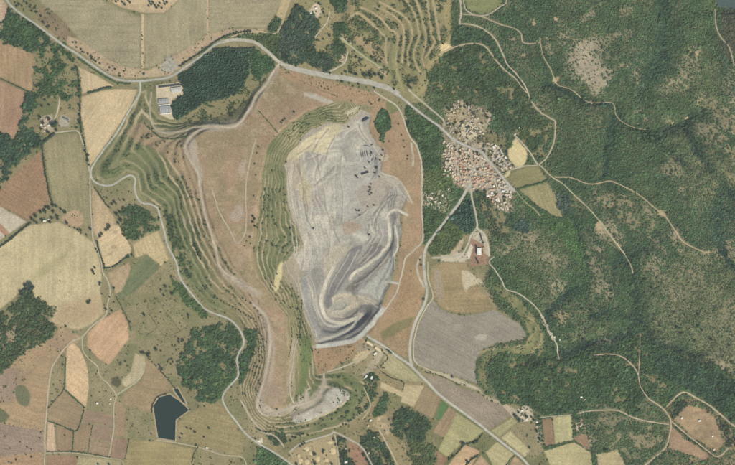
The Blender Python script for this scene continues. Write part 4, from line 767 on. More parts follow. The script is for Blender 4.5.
# ------------------------------------------------------------------ roads and tracks: traced lines
GREY, PALE, DIRT, PINK, HAUL = (170, 166, 154), (186, 174, 150), (176, 158, 126), (180, 164, 142), (200, 188, 168)
ROADS = [
 ('road', 'grey highway running down from the upper left corner to the works yard', 2.7, GREY, [(4, -6), (8, 2), (17, 11), (34, 23), (50, 35), (63, 45), (76, 53), (90, 63), (103, 72), (115, 78.5), (126, 80.5), (139, 81), (150, 80.2), (167, 77.6), (177, 73), (187, 66), (201, 56), (213, 46.4), (224, 41)]),
 ('road', 'wide pale highway curve above the dark plantation', 4.2, (178, 170, 152), [(222, 42), (233, 39.8), (247, 40.6), (256, 43), (267, 51), (278, 61), (288, 67)]),
 ('road', 'broad grey mine highway passing north of the pit', 7.2, (174, 166, 152), [(286, 66), (300, 70), (324, 75), (354, 79.5), (374, 83.5), (390, 89), (398, 94)]),
 ('road', 'grey road dropping from the mine highway through the village', 2.8, (178, 172, 162), [(395, 92), (406, 101), (418, 111), (430, 120), (441, 128), (453, 139), (465, 145.4), (481, 152), (489, 161), (499, 173), (509, 185), (515, 191)]),
 ('road', 'parallel pale lane between mine highway and village', 2.0, (178, 166, 146), [(408, 89), (412, 93), (426, 105), (438, 115), (444, 121), (444, 126)]),
 ('track', 'pale dirt track along the eastern bank of the pit', 2.0, PALE, [(374, 91), (384, 98), (394, 104), (400, 111), (404, 121), (410, 137), (416, 145), (420, 157), (422, 169), (422, 186), (422, 198), (421.6, 212), (423, 230), (422, 242), (414, 250), (406, 258), (403, 270), (400, 280), (397, 291), (390, 303), (381, 315)]),
 ('haul_road', 'wide light grey haul road along the southern rim of the pit', 4.2, (186, 180, 168), [(384, 309), (370, 326), (361, 336), (350, 341.5), (334, 344), (316, 346.5)]),
 ('track', 'short pale spur on the brown eastern bank', 2.4, PALE, [(411, 143), (412.6, 155), (412.6, 166)]),
 ('track', 'pale curved track at the eastern shoulder of the pit', 2.2, PALE, [(381, 173), (394, 177), (402, 184), (407, 193), (412, 203)]),
 ('road', 'pale road leaving the village southwards past the mine', 3.6, (182, 175, 160), [(470, 184), (461, 200), (449, 216), (441, 226.5), (432, 238), (426, 248), (424, 262), (425, 279), (427, 291), (424, 305), (416, 321), (411, 337), (410, 355), (412, 366)]),
 ('track', 'pale lay-by loop beside the southward village road', 2.8, PALE, [(421, 256), (416.5, 266), (419, 277), (424, 287)]),
 ('track', 'narrow pale track along the west edge of the mauve field', 1.6, PALE, [(428, 262), (428, 279), (433, 296), (426, 308), (418, 325), (413.6, 345), (415, 361), (425, 368), (441, 374), (461, 382), (478, 389)]),
 ('road', 'pale lane from the village down to the brown mine yard', 2.4, (184, 174, 154), [(471, 188), (472, 198), (476, 216), (477, 227), (471, 236), (467, 246), (461, 255), (449, 257), (432, 258)]),
 ('track', 'pale loop lane around the east side of the brown mine yard', 2.6, PALE, [(477, 228), (484, 234), (488, 244), (489, 256)]),
 ('road', 'straight pale grey road running off to the lower right', 3.0, (184, 178, 164), [(367, 336), (382, 345), (394, 354), (406, 362), (414, 369), (428, 383), (441, 396), (461, 411), (479, 424), (491, 434), (509, 448), (521, 457), (532, 470)]),
 ('road', 'pale western road winding along the foot of the spoil heap', 2.3, (176, 173, 160), [(140, 81), (139.6, 93), (128, 113), (118, 131), (106, 147), (96, 161), (91, 171), (93, 180), (102, 185), (112, 185), (122, 179), (130, 175.4), (135, 179), (134.6, 188), (137, 197), (142, 203), (150, 204), (157, 208), (160, 216), (164, 230), (168, 246), (176, 262), (179, 274), (182, 281), (191, 293), (203, 307), (213, 313), (222, 316), (233, 322), (241, 332), (244, 343), (239, 353), (237, 361), (238.6, 371), (237, 378), (227, 389), (222.6, 398), (226, 408), (235, 420), (247, 435), (259, 444), (275, 453), (291, 464), (298, 470)]),
 ('track', 'thin pale lane winding south through the western fields', 1.5, (186, 172, 146), [(90, 172), (90, 186), (91, 212), (93, 238), (96, 246), (100, 256), (103, 272), (107, 279), (110, 291), (107, 307), (105, 316), (91, 327), (82, 337), (70, 343), (59, 356), (52, 368), (49, 384), (46.5, 412), (45, 432), (44.4, 470)]),
 ('track', 'thin lane past the teardrop field to the bottom patchwork', 1.3, (182, 168, 140), [(82, 337), (83, 350), (88, 358), (97, 366), (100, 376), (109, 385), (116, 395), (114, 406), (114, 426), (112, 440), (109, 458)]),
 ('track', 'short lane curving up past the beige field', 1.4, (178, 168, 142), [(116, 395), (124, 390), (136, 382), (143, 373), (145, 362)]),
 ('track', 'thin lane along the bottom edge of the patchwork', 1.1, (172, 160, 130), [(46, 453), (74, 453), (94, 456), (120, 460), (124, 466)]),
 ('track', 'pale farm lane leading north from the walled farm', 1.6, PALE, [(60, 98), (57, 113), (52, 123)]),
 ('track', 'pale farm lane skirting the olive field', 1.4, PALE, [(54, 133), (69, 131), (78, 131.5), (82, 141), (87, 155), (89.4, 172)]),
 ('track', 'thin pale track along the fields at the very top', 1.0, (196, 178, 146), [(231, 37), (244, 32.5), (260, 31.5), (277, 32.4), (285, 14), (291, -5)]),
 ('track', 'pale hill track entering at the top beside the round meadow', 2.4, (184, 172, 150), [(460, -5), (461, 12), (459.6, 24)]),
 ('track', 'thin pale track ringing the round meadow', 1.1, PALE, [(463.5, -4), (464, 4), (467, 11), (477, 15.4), (488, 14.6), (500, 7), (506, 3), (507, -5)]),
 ('track', 'pale hill track climbing towards the bare rocky patch', 1.5, (172, 156, 128), [(463, 14), (479, 15.8), (499, 23.6), (513, 28), (521, 34), (524, 43), (538, 43), (540, 38)]),
 ('track', 'faint dirt track falling into the northern ravine', 0.9, DIRT, [(540, 40), (543, 56), (551, 70), (557, 84), (572, 90), (588, 102), (612, 103), (616, 115), (624, 123), (636, 128), (646, 129.6)]),
 ('track', 'pale hill track descending behind the village', 1.6, (180, 166, 138), [(459.6, 24), (473, 25), (485, 30), (495, 39), (501, 50), (507, 64), (517, 75), (524, 84), (528, 93), (531, 101), (539, 111), (551, 119), (555, 122), (555, 133), (553, 145), (547, 157), (539, 165)]),
 ('track', 'lower pale hill track joining behind the village', 1.5, (180, 164, 134), [(438, 55), (453, 47.6), (465, 44.4), (477, 44), (486, 47), (495, 59), (505, 70), (515, 78), (521, 86), (527, 93)]),
 ('track', 'pale lane round the yellow threshing ground', 1.6, PALE, [(514, 135), (521, 142), (529, 151), (535, 161), (537, 165), (525, 166.4), (512, 169.4)]),
 ('track', 'long straight pale track going south east over the hills', 1.3, (184, 170, 138), [(539, 165), (543, 168), (553, 178), (563, 184), (577, 198), (588, 208), (600, 222), (612, 238), (624, 254), (631, 266), (632.6, 274)]),
 ('track', 'winding pale ridge track with sandy turnouts', 1.2, (186, 164, 130), [(555, 177), (571, 178), (588, 184), (600, 183), (610, 181), (620, 185), (630, 190), (640, 196), (654, 208), (664, 216), (674, 230), (683, 242), (698, 250), (706, 253)]),
 ('track', 'pale track from the brown yard to the valley forest', 1.4, PALE, [(494, 257), (489, 262), (495, 270), (501, 279), (506, 289), (517, 293), (529, 301), (539, 311), (545, 322), (550, 333), (557, 345), (557.6, 352), (559, 359)]),
 ('track', 'short thin firebreak track through the valley forest', 1.1, DIRT, [(640, 334), (639, 359), (638, 374)]),
 ('track', 'pale valley track winding to the lower right clearing', 1.6, (182, 164, 132), [(594, 355), (610, 354), (620, 356), (630, 363), (637, 373), (640, 386), (648, 398), (662, 408), (670, 420), (669, 434), (665, 447), (656, 455), (640, 468)]),
 ('track', 'pale track along the southern foot of the valley forest', 1.6, (182, 166, 136), [(578, 413), (588, 411), (600, 410), (616, 410), (632, 417), (648, 421), (668, 424)]),
 ('track', 'pale track bounding the forest at the right edge', 1.9, (180, 162, 132), [(666, 406), (682, 392), (696, 398), (710, 406), (724, 418), (742, 432)]),
 ('track', 'pale diagonal lane through the lower right clearing', 1.4, (182, 162, 134), [(671, 421), (686, 434), (700, 445), (716, 456), (727, 448)]),
 ('track', 'grey lane along the north of the sandy compound', 2.0, (176, 166, 150), [(289, 452), (298, 445.5), (308, 441), (330, 434.5), (334, 432), (346, 438), (358, 444), (365, 452), (374, 468)]),
 ('track', 'straight pale lane inside the sandy compound', 1.2, (184, 170, 146), [(334.6, 434), (337, 446), (340, 468)]),
 ('track', 'pale straight lane between dark trees at the bottom', 1.7, (190, 172, 142), [(379, 430), (388, 446), (400, 470)]),
 ('track', 'pale lane among trees below the mine offices', 1.6, (172, 158, 126), [(364, 388), (370, 402), (369, 410), (362, 420)]),
 ('track', 'thin pale lane below the reservoir', 1.1, (182, 168, 138), [(157, 440), (177, 443), (197, 447), (210, 451), (223, 455), (243, 458), (247, 470)]),
 ('track', 'pinkish haul track snaking from the mine highway across the spoil heap', 2.2, PINK, [(279, 64), (271, 75), (266, 84), (256, 96), (251, 107), (241, 122), (231, 127), (207, 127), (193, 135), (185.4, 146), (189, 157), (195, 167), (199, 175), (200.4, 190), (204, 208), (209, 226), (215, 244), (219, 264), (227, 274), (236, 279)]),
 ('track', 'pale track curving round the works yard', 2.2, (172, 158, 134), [(151.6, 92), (150, 112), (155, 128), (165, 133), (183, 131), (196, 127), (207, 127)]),
 ('track', 'pale pinkish bench road below the tip of the heap', 2.0, PINK, [(232, 279), (245, 285.5), (261, 294)]),
 ('track', 'pinkish U shaped haul track at the southern end of the heap', 2.2, PINK, [(252, 303), (265, 315), (269, 325), (270, 345), (266, 371), (261, 390), (257, 402), (259, 410), (267, 415), (279, 411.5), (294, 406), (306, 403.6), (318, 396), (323, 384), (324, 374)]),
 ('track', 'pale bench track on the inner southern terrace', 1.5, PINK, [(297, 340), (293, 362), (290, 380), (290.4, 394), (294, 403)]),
 ('track', 'pale short spur beside the small green hollow', 1.6, PINK, [(306, 404), (306, 392), (310, 388)]),
 ('track', 'thin pale V shaped track on top of the heap', 1.1, PINK, [(256, 139), (251, 159), (247.4, 177), (246, 190), (246.6, 220), (245, 234), (237.4, 243), (231, 232), (219, 210), (212, 188)]),
 ('track', 'pale lane from the southern rim to the mine offices', 1.5, PALE, [(327, 372), (340, 368.4), (352, 363), (364, 356), (374, 350)]),
 ('track', 'pale greenish dyke track crossing the northern terraces', 2.0, (164, 162, 124), [(340, 38), (352, 47), (366, 58), (382, 68)]),
 ('track', 'pale path from the sandy clearing at the top', 1.4, PALE, [(330, 12), (327, 22), (320, 31), (315, 37)]),
 ('track', 'pale spur joining the mine highway from the north', 1.8, PALE, [(348, 52), (345, 62), (337, 68), (328, 71.6)]),
 ('track', 'pale path wandering below the village gardens', 0.9, DIRT, [(515, 190), (524, 201), (534, 209), (540, 216)]),
 ('track', 'thin pale lane beside the row of south eastern blocks', 0.9, PALE, [(541, 417), (556, 416), (571, 414.4)]),
 ('track', 'pale track at the foot of the southern terraces', 1.5, PINK, [(241, 400), (247, 412), (254, 422), (264, 432), (276, 437), (284, 447)]),
 ('track', 'pale forest track entering at the upper right beside the lake', 1.2, (176, 158, 130), [(714, 10), (715, 26), (720, 38), (728, 48), (733, 66)]),
 ('street', 'village street curving through the middle of the old core', 1.3, (190, 180, 162), [(486, 160), (478, 166), (472, 174), (470, 186)]),
 ('street', 'village street crossing the old core from west to east', 1.2, (188, 178, 160), [(447, 164), (458, 163), (470, 168), (482, 173), (496, 174)]),
 ('street', 'village street along the western side of the old core', 1.1, (186, 176, 158), [(459, 143), (457, 154), (458, 170), (464, 184), (470, 187)]),
 ('street', 'narrow village street running down from the main bend', 1.0, (188, 178, 160), [(472, 149), (471, 158), (476, 168)]),
 ('street', 'narrow street along the southern side of the old core', 1.0, (186, 176, 158), [(472, 187), (482, 184), (492, 180), (500, 178)]),
 ('street', 'street through the south eastern quarter', 1.1, (188, 178, 162), [(494, 178), (498, 190), (502, 200), (507, 212)]),
 ('street', 'cross street of the south eastern quarter', 1.0, (188, 178, 162), [(487, 192), (498, 190), (513, 190)]),
 ('street', 'dusty lane through the northern gardens', 1.0, (182, 168, 142), [(449, 134), (458, 122), (462, 110), (462, 100)]),
 ('street', 'dusty cross lane of the northern gardens', 0.9, (182, 168, 142), [(446, 115), (460, 116), (474, 122), (486, 132)]),
 ('street', 'back street of the north eastern row', 0.9, (186, 176, 160), [(478, 150), (490, 148), (500, 156), (508, 166)]),
 # haul roads inside the pit
 ('haul_road', 'light spiral haul road round the deep bowl of the pit', 3.4, HAUL, Q([(232, 170), (215, 205), (196, 245), (186, 290), (192, 335), (215, 364), (260, 376), (310, 360), (335, 342)])),
 ('haul_road', 'light haul road curving down the eastern pit wall', 3.0, HAUL, Q([(426, -12), (434, 20), (436, 55), (424, 98), (372, 148), (312, 190), (290, 215)])),
 ('haul_road', 'light ramp doubling back at the eastern shoulder of the pit', 2.4, HAUL, Q([(424, -14), (440, -32), (462, -38), (486, -26), (500, -16)])),
 ('haul_road', 'thin light berm road on the lowest southern pit wall', 2.0, (178, 170, 156), Q([(178, 440), (230, 424), (285, 398), (312, 370), (330, 344)])),
 ('haul_road', 'pale curved berm on the western side of the bowl', 1.8, (180, 172, 158), Q([(160, 285), (178, 340), (205, 380), (250, 385), (298, 368)])),
 ('haul_road', 'pale branch road onto the light eastern bench', 2.0, (188, 180, 166), Q([(412, 228), (440, 226), (470, 232)])),
 ('haul_road', 'pale outer track along the eastern pit rim', 1.6, HAUL, Q([(455, 20), (462, 60), (464, 100), (450, 130)])),
]
ROADPTS = []
for (nm, lab, w, c, pts) in ROADS:
    p = smooth_poly(pts, False, 0.9)
    w *= (0.68 if nm == 'road' else 0.98 if nm == 'haul_road' or c == PINK else 0.70)
    ROADPTS.append(p)
    b = box(p, w / 2 + 5)
    u, v = U[b], V[b]
    # level the ground under the road
    zi = np.array([Z[min(np.searchsorted(AV, q[1]), NV - 1), min(np.searchsorted(AU, q[0]), NU - 1)] for q in p])
    kern = np.hanning(15); kern /= kern.sum()
    zi = np.convolve(np.pad(zi, 7, mode='edge'), kern, mode='valid')
    best = np.full(u.shape, 1e12, np.float32); zz = np.zeros(u.shape, np.float32)
    for i in range(len(p) - 1):
        x0, y0 = p[i]; dx, dy = p[i + 1] - p[i]; R = w / 2 + 4
        j0, j1 = np.searchsorted(AU[b[1]], [min(x0, x0 + dx) - R, max(x0, x0 + dx) + R]); i0, i1 = np.searchsorted(AV[b[0]], [min(y0, y0 + dy) - R, max(y0, y0 + dy) + R])
        s_ = (slice(i0, i1), slice(j0, j1))
        t = np.clip(((u[s_] - x0) * dx + (v[s_] - y0) * dy) / (dx * dx + dy * dy + 1e-9), 0, 1)
        d2 = (u[s_] - x0 - t * dx) ** 2 + (v[s_] - y0 - t * dy) ** 2
        k = d2 < best[s_]
        best[s_] = np.where(k, d2, best[s_]); zz[s_] = np.where(k, zi[i] + t * (zi[i + 1] - zi[i]), zz[s_])
    d = np.sqrt(best)
    m = 1 - sstep(w / 2 + 0.3, w / 2 + 3.2, d)
    Z[b] = Z[b] * (1 - m) + zz * m
    sh = 1 - sstep(w / 2 - 0.2, w / 2 + (0.8 if w > 1.6 else 0.45) + 0.5 * np.clip(NM[b], -1, 1), d)
    sh = (sh * 0.45)[..., None]
    C[b] = C[b] * (1 - sh) + alb(np.array(c) * 0.97) * sh
    DEN[b] *= sstep(w / 2 + 0.5, w / 2 + 1.3, d)

RES = [(153, 406), (159, 397), (170, 394), (178, 400), (189.5, 410), (176, 420), (175.5, 441), (158, 438)]
RES2 = [(173, 389), (178, 388), (187, 405), (182, 402)]
for q in (RES, RES2):
    b, m, d = mask(q, 0.5, 0)
    zc = float(Z[b][m > 0.5].mean()); k = sstep(-4, 0.2, d)
    Z[b] = Z[b] * (1 - k) + zc * k - 3.0 * sstep(0.0, 2.5, d)
    ring = sstep(-1.6, -0.3, d)[..., None] * 0.8
    C[b] = C[b] * (1 - ring) + alb((178, 156, 126)) * ring
    mm = sstep(0, 1.0, d)[..., None]; C[b] = C[b] * (1 - mm) + alb((84, 92, 84)) * mm
    DEN[b] *= 1 - sstep(-2, 0, d)
POOL = [(361.5, 120.6), (363, 118), (366, 116.3), (369, 117.4), (367.4, 119), (364, 120.6), (362, 122)]
b, m, d = mask(POOL, 0.5, 0); Z[b] -= 4 * sstep(-1.2, 0.8, d)

C = np.clip(C, 0.005, 0.75)

def zat(u, v):
    u = np.atleast_1d(np.asarray(u, float)); v = np.atleast_1d(np.asarray(v, float))
    j = np.clip(np.searchsorted(AU, u) - 1, 0, NU - 2); i = np.clip(np.searchsorted(AV, v) - 1, 0, NV - 2)
    fu = (u - AU[j]) / (AU[j + 1] - AU[j]); fv = (v - AV[i]) / (AV[i + 1] - AV[i])
    return (Z[i, j] * (1 - fu) + Z[i, j + 1] * fu) * (1 - fv) + (Z[i + 1, j] * (1 - fu) + Z[i + 1, j + 1] * fu) * fv
def near(A, u, v):
    j = np.clip(np.rint(np.interp(u, AU, np.arange(NU))).astype(int), 0, NU - 1); i = np.clip(np.rint(np.interp(v, AV, np.arange(NV))).astype(int), 0, NV - 1)
    return A[i, j]
def wx(u): return (u - W / 2) * S
def wy(v): return (HH / 2 - v) * S
def at(u, v, dz=0.0): return (wx(u), wy(v), float(zat(u, v)[0]) + dz)

# ------------------------------------------------------------------ materials
def new_mat(name, rough=0.9, spec=0.15):
    m = bpy.data.materials.new(name); m.use_nodes = True
    nt = m.node_tree; bs = nt.nodes['Principled BSDF']
    bs.inputs['Roughness'].default_value = rough
    bs.inputs['Specular IOR Level'].default_value = spec
    return m, nt, bs
def mathn(nt, op, a, b_):
    n = nt.nodes.new('ShaderNodeMath'); n.operation = op
    for i, x in enumerate((a, b_)):
        if isinstance(x, (int, float)): n.inputs[i].default_value = x
        else: nt.links.new(x, n.inputs[i])
    return n.outputs[0]
def grain(nt, scales, amps, lo=1.0):
    """sum of position-based noises around 1"""
    geo = nt.nodes.new('ShaderNodeNewGeometry'); out = lo
    for s_, a_ in zip(scales, amps):
        n = nt.nodes.new('ShaderNodeTexNoise'); n.inputs['Scale'].default_value = 1.0 / s_; n.inputs['Detail'].default_value = 2.0
        nt.links.new(geo.outputs['Position'], n.inputs['Vector'])
        x = mathn(nt, 'MULTIPLY', mathn(nt, 'SUBTRACT', n.outputs['Fac'], 0.5), a_ * 2)
        out = mathn(nt, 'ADD', x, out)
    return out
def tinted(nt, csock, fac):
    v = nt.nodes.new('ShaderNodeVectorMath'); v.operation = 'SCALE'
    nt.links.new(csock, v.inputs[0]); nt.links.new(fac, v.inputs['Scale'])
    return v.outputs[0]

MT, nt, bs = new_mat('earth', 0.97, 0.05)
a = nt.nodes.new('ShaderNodeAttribute'); a.attribute_name = 'soil'
fac = grain(nt, (4.5, 13.0), (0.62, 0.2))
nt.links.new(tinted(nt, a.outputs['Color'], fac), bs.inputs['Base Color'])
bp = nt.nodes.new('ShaderNodeBump'); bp.inputs['Strength'].default_value = 0.5; bp.inputs['Distance'].default_value = 1.0
nt.links.new(fac, bp.inputs['Height']); nt.links.new(bp.outputs[0], bs.inputs['Normal'])

_mats = {}
def mat(c, kind='plain', rough=0.9):
    key = (tuple(int(x) for x in c), kind)
    if key in _mats: return _mats[key]
    m, nt, bs = new_mat('%s_%d_%d_%d' % ((kind,) + key[0]), rough, 0.2)
    rgb = nt.nodes.new('ShaderNodeRGB'); cc = alb(c); rgb.outputs[0].default_value = (*cc, 1)
    if kind == 'road': fac = grain(nt, (4.0, 18.0, 70.0), (0.45, 0.3, 0.25))
    elif kind == 'roof': fac = grain(nt, (1.5, 7.0), (0.30, 0.18))
    elif kind == 'foliage': fac = grain(nt, (2.0, 9.0), (0.45, 0.25))
    else: fac = grain(nt, (2.0, 8.0), (0.15, 0.08))
    nt.links.new(tinted(nt, rgb.outputs[0], fac), bs.inputs['Base Color'])
    _mats[key] = m
    return m
def leaf_mat(name, src):
    m, nt, bs = new_mat(name, 0.85, 0.1)
    if src == 'instancer':
        a = nt.nodes.new('ShaderNodeAttribute'); a.attribute_type = 'INSTANCER'; a.attribute_name = 'tint'; cs = a.outputs['Color']
    else:
        a = nt.nodes.new('ShaderNodeObjectInfo'); cs = a.outputs['Color']
    nt.links.new(tinted(nt, cs, grain(nt, (3.0, 9.0), (0.5, 0.25), 1.0)), bs.inputs['Base Color'])
    return m
ML = leaf_mat('leaves', 'object'); MLI = leaf_mat('leaves_mass', 'instancer'); MBARK = mat((96, 82, 68), 'bark')
MW, nt, bs = new_mat('water', 0.5, 0.15); bs.inputs['Base Color'].default_value = (*alb((26, 50, 42)), 1)
n = nt.nodes.new('ShaderNodeTexNoise'); n.inputs['Scale'].default_value = 0.12; bp = nt.nodes.new('ShaderNodeBump'); bp.inputs['Strength'].default_value = 0.25; bp.inputs['Distance'].default_value = 0.4
g = nt.nodes.new('ShaderNodeNewGeometry'); nt.links.new(g.outputs['Position'], n.inputs['Vector']); nt.links.new(n.outputs['Fac'], bp.inputs['Height']); nt.links.new(bp.outputs[0], bs.inputs['Normal'])
MWL, nt, bs = new_mat('lake_water', 0.4, 0.4); bs.inputs['Base Color'].default_value = (*alb((66, 84, 80)), 1)
MWD, nt, bs = new_mat('pool_water', 0.15, 0.5); bs.inputs['Base Color'].default_value = (*alb((52, 56, 66)), 1)

# ------------------------------------------------------------------ scene objects: linking helpers
def tag(o, label=None, cat=None, group=None, kind=None):
    if label: o['label'] = label
    if cat: o['category'] = cat
    if group: o['group'] = group
    if kind: o['kind'] = kind
    return o
def mesh_obj(name, verts, faces, m, parent=None, smooth=False):
    me = bpy.data.meshes.new(name); me.from_pydata([tuple(map(float, q)) for q in verts], [], faces)
    if m: me.materials.append(m)
    if smooth: me.polygons.foreach_set('use_smooth', [True] * len(me.polygons))
    me.update()
    o = bpy.data.objects.new(name, me); col.objects.link(o)
    if parent: o.parent = parent
    return o
def empty(name, loc, rz=0.0):
    o = bpy.data.objects.new(name, None); o.location = loc; o.rotation_euler = (0, 0, rz); col.objects.link(o)
    o.empty_display_size = 2.0
    return o
def child(name, me, parent, color=None):
    o = bpy.data.objects.new(name, me); col.objects.link(o); o.parent = parent
    if color is not None: o.color = (*color, 1)
    return o

def grid_mesh(name, verts, quads, attr=None, m=None):
    me = bpy.data.meshes.new(name)
    me.vertices.add(len(verts)); me.vertices.foreach_set('co', np.ascontiguousarray(verts, np.float32).ravel())
    nq = len(quads)
    me.loops.add(nq * 4); me.loops.foreach_set('vertex_index', np.ascontiguousarray(quads, np.int32).ravel())
    me.polygons.add(nq); me.polygons.foreach_set('loop_start', np.arange(0, nq * 4, 4, dtype=np.int32)); me.polygons.foreach_set('loop_total', np.full(nq, 4, np.int32))
    me.update(calc_edges=True)
    me.polygons.foreach_set('use_smooth', np.ones(nq, bool))
    if attr is not None:
        at_ = me.attributes.new('soil', 'FLOAT_COLOR', 'POINT')
        at_.data.foreach_set('color', np.concatenate([attr, np.ones((len(attr), 1))], 1).astype(np.float32).ravel())
    if m: me.materials.append(m)
    return me

# terrain pieces
XYZ = np.stack([(U - W / 2) * S, (HH / 2 - V) * S, Z], -1).reshape(-1, 3)
CF = C.reshape(-1, 3)
idx = np.arange(NU * NV).reshape(NV, NU)
quads = np.stack([idx[:-1, :-1], idx[1:, :-1], idx[1:, 1:], idx[:-1, 1:]], -1).reshape(-1, 4)
fid = ID[:-1, :-1].reshape(-1)
for zi_, (nm, lab, cat) in enumerate(ZONES):
    q = quads[fid == zi_]
    if len(q) == 0: continue
    vi, inv = np.unique(q, return_inverse=True)
    me = grid_mesh(nm, XYZ[vi], inv.reshape(-1, 4), CF[vi], MT)
    o = bpy.data.objects.new(nm, me); col.objects.link(o)
    tag(o, lab, cat, None, 'structure')

# road strips
for ri, ((nm, lab, w, c, pts), p) in enumerate(zip(ROADS, ROADPTS)):
    w *= (0.68 if nm == 'road' else 0.98 if nm == 'haul_road' or c == PINK else 0.70)
    tang = np.gradient(p, axis=0); tang /= np.linalg.norm(tang, axis=1)[:, None] + 1e-9
    nrm = np.stack([-tang[:, 1], tang[:, 0]], 1)
    ns = max(3, int(round(w / 0.9)) + 1)
    offs = np.linspace(-0.5, 0.5, ns) * w
    r_ = np.random.default_rng(ri)
    wob = np.convolve(r_.normal(0, 1, len(p) + 8), np.ones(9) / 9, 'valid')[:len(p)] * (0.45 if nm != 'road' else 0.18) * w
    vv = []
    for k in range(len(p)):
        for o_ in offs:
            q = p[k] + nrm[k] * (o_ * (1 + wob[k] / w * np.sign(o_) * 2))
            vv.append((q[0], q[1]))
    vv = np.array(vv)
    zz = np.max([zat(vv[:, 0] + a_, vv[:, 1] + b_) for a_, b_ in ((0, 0), (0.35, 0), (-0.35, 0), (0, 0.35), (0, -0.35))], 0)
    zz = zz.reshape(len(p), ns); zz = np.maximum(zz, zz.mean(1, keepdims=True) - 0.3).reshape(-1) + 0.5 + 0.03 * (ri % 12)
    co = np.stack([wx(vv[:, 0]), wy(vv[:, 1]), zz], 1)
    ii = np.arange(len(p) * ns).reshape(len(p), ns)
    q = np.stack([ii[:-1, :-1], ii[1:, :-1], ii[1:, 1:], ii[:-1, 1:]], -1).reshape(-1, 4)
    # keep faces upward
    a0, a1, a2 = co[q[0][0]], co[q[0][1]], co[q[0][2]]
    if np.cross(a1 - a0, a2 - a0)[2] < 0: q = q[:, ::-1]
    me = grid_mesh(nm, co, q, None, mat(c, 'road'))
    o = bpy.data.objects.new(nm, me); col.objects.link(o)
    tag(o, lab, nm.replace('_', ' '), None, 'structure')

# water
def water(name, label, pts, m, dz, cat):
    p = smooth_poly(pts, True, 1.0) if name != 'reservoir' else np.array(pts)
    zw = float(zat(p[:, 0], p[:, 1]).mean()) + dz
    vs_ = [(wx(a_), wy(b_), zw) for a_, b_ in p][::-1]
    o = mesh_obj(name, vs_, [list(range(len(vs_)))], m)
    tag(o, label, cat, None, 'structure')
water('reservoir', 'dark green angular irrigation reservoir in the lower left', RES, MW, -0.2, 'reservoir')
water('reservoir', 'small dark triangular basin above the irrigation reservoir', RES2, MW, -0.2, 'reservoir')
water('pool', 'small dark blue pool at the northern tip of the pit', POOL, MWD, 1.2, 'pool')
water('lake', 'pale blue grey lake at the upper right corner', [(716, -26), (715.4, -2), (718, 5.6), (724, 9.4), (733, 10.4), (748, 7.4), (768, 3), (786, -26)], MWL, 1.2, 'lake')
# ------------------------------------------------------------------ foliage prototypes
def ico():
    bm = bmesh.new(); bmesh.ops.create_icosphere(bm, subdivisions=1, radius=1.0)
    v = np.array([x.co[:] for x in bm.verts]); f = [[x.index for x in p.verts] for p in bm.faces]; bm.free()
    return v, f
ICO_V, ICO_F = ico()
def crown_mesh(name, seed, n=8, R=1.0, h=1.0, conifer=False, leaves=0, trunk=False, mats=(None, None), base=0.5):
    """crown of uneven clumps; unit width about 2R, sits on z=base"""
    r = np.random.default_rng(seed); V_, F_, MI = [], [], []
    def add(v, f, mi=0):
        o = len(V_); V_.extend(v.tolist() if hasattr(v, 'tolist') else v); F_.extend([[x + o for x in q] for q in f]); MI.extend([mi] * len(f))
    if conifer:
        lev = 4
        for k in range(lev):
            rr = R * (1 - 0.78 * k / lev); z0 = base + h * k / lev * 0.95; m = 7
            pts = [(0, 0, z0 + h * 0.45)] + [(rr * (0.75 + 0.5 * r.random()) * math.cos(a), rr * (0.75 + 0.5 * r.random()) * math.sin(a), z0 + 0.1 * r.random()) for a in np.linspace(0, 6.283, m, endpoint=False) + r.random()]
            add(np.array(pts), [[0, 1 + i, 1 + (i + 1) % m] for i in range(m)])
    else:
        for k in range(n):
            a = 6.283 * k / max(n - 2, 1) + r.random(); rad = R * (0.62 if k < n - 2 else 0.15) * (0.8 + 0.4 * r.random())
            zc = base + h * (0.35 + 0.25 * r.random() if k < n - 2 else 0.65 + 0.2 * r.random())
            s_ = R * (0.36 + 0.22 * r.random())
            v = ICO_V * (1 + r.normal(0, 0.17, (len(ICO_V), 1))) * np.array([s_, s_, s_ * 0.8]) + np.array([rad * math.cos(a), rad * math.sin(a), zc])
            add(v, ICO_F)
        for k in range(leaves):
            d = r.normal(0, 1, 3); d /= np.linalg.norm(d); d[2] = abs(d[2]) * 0.9 - 0.1
            c = d * np.array([R * 1.05, R * 1.05, h * 0.55]) * (0.85 + 0.3 * r.random()) + np.array([0, 0, base + h * 0.45])
            e1 = r.normal(0, 1, 3); e1 /= np.linalg.norm(e1); e2 = np.cross(e1, d); e2 /= np.linalg.norm(e2) + 1e-6; q = 0.13 * R
            add(np.array([c - e1 * q, c + e2 * q, c + e1 * q, c - e2 * q]), [[0, 1, 2, 3]])
    if trunk:
        v = [(0.09 * math.cos(a) * R, 0.09 * math.sin(a) * R, -0.3) for a in np.linspace(0, 6.283, 5, endpoint=False)] + [(0.05 * R * math.cos(a), 0.05 * R * math.sin(a), base + h * 0.6) for a in np.linspace(0, 6.283, 5, endpoint=False)]
        add(np.array(v), [[i, (i + 1) % 5, 5 + (i + 1) % 5, 5 + i] for i in range(5)], 1)
    me = bpy.data.meshes.new(name); me.from_pydata([tuple(x) for x in V_], [], F_)
    for m in mats:
        if m: me.materials.append(m)
    if trunk and len(mats) > 1: me.polygons.foreach_set('material_index', MI)
    me.update()
    return me
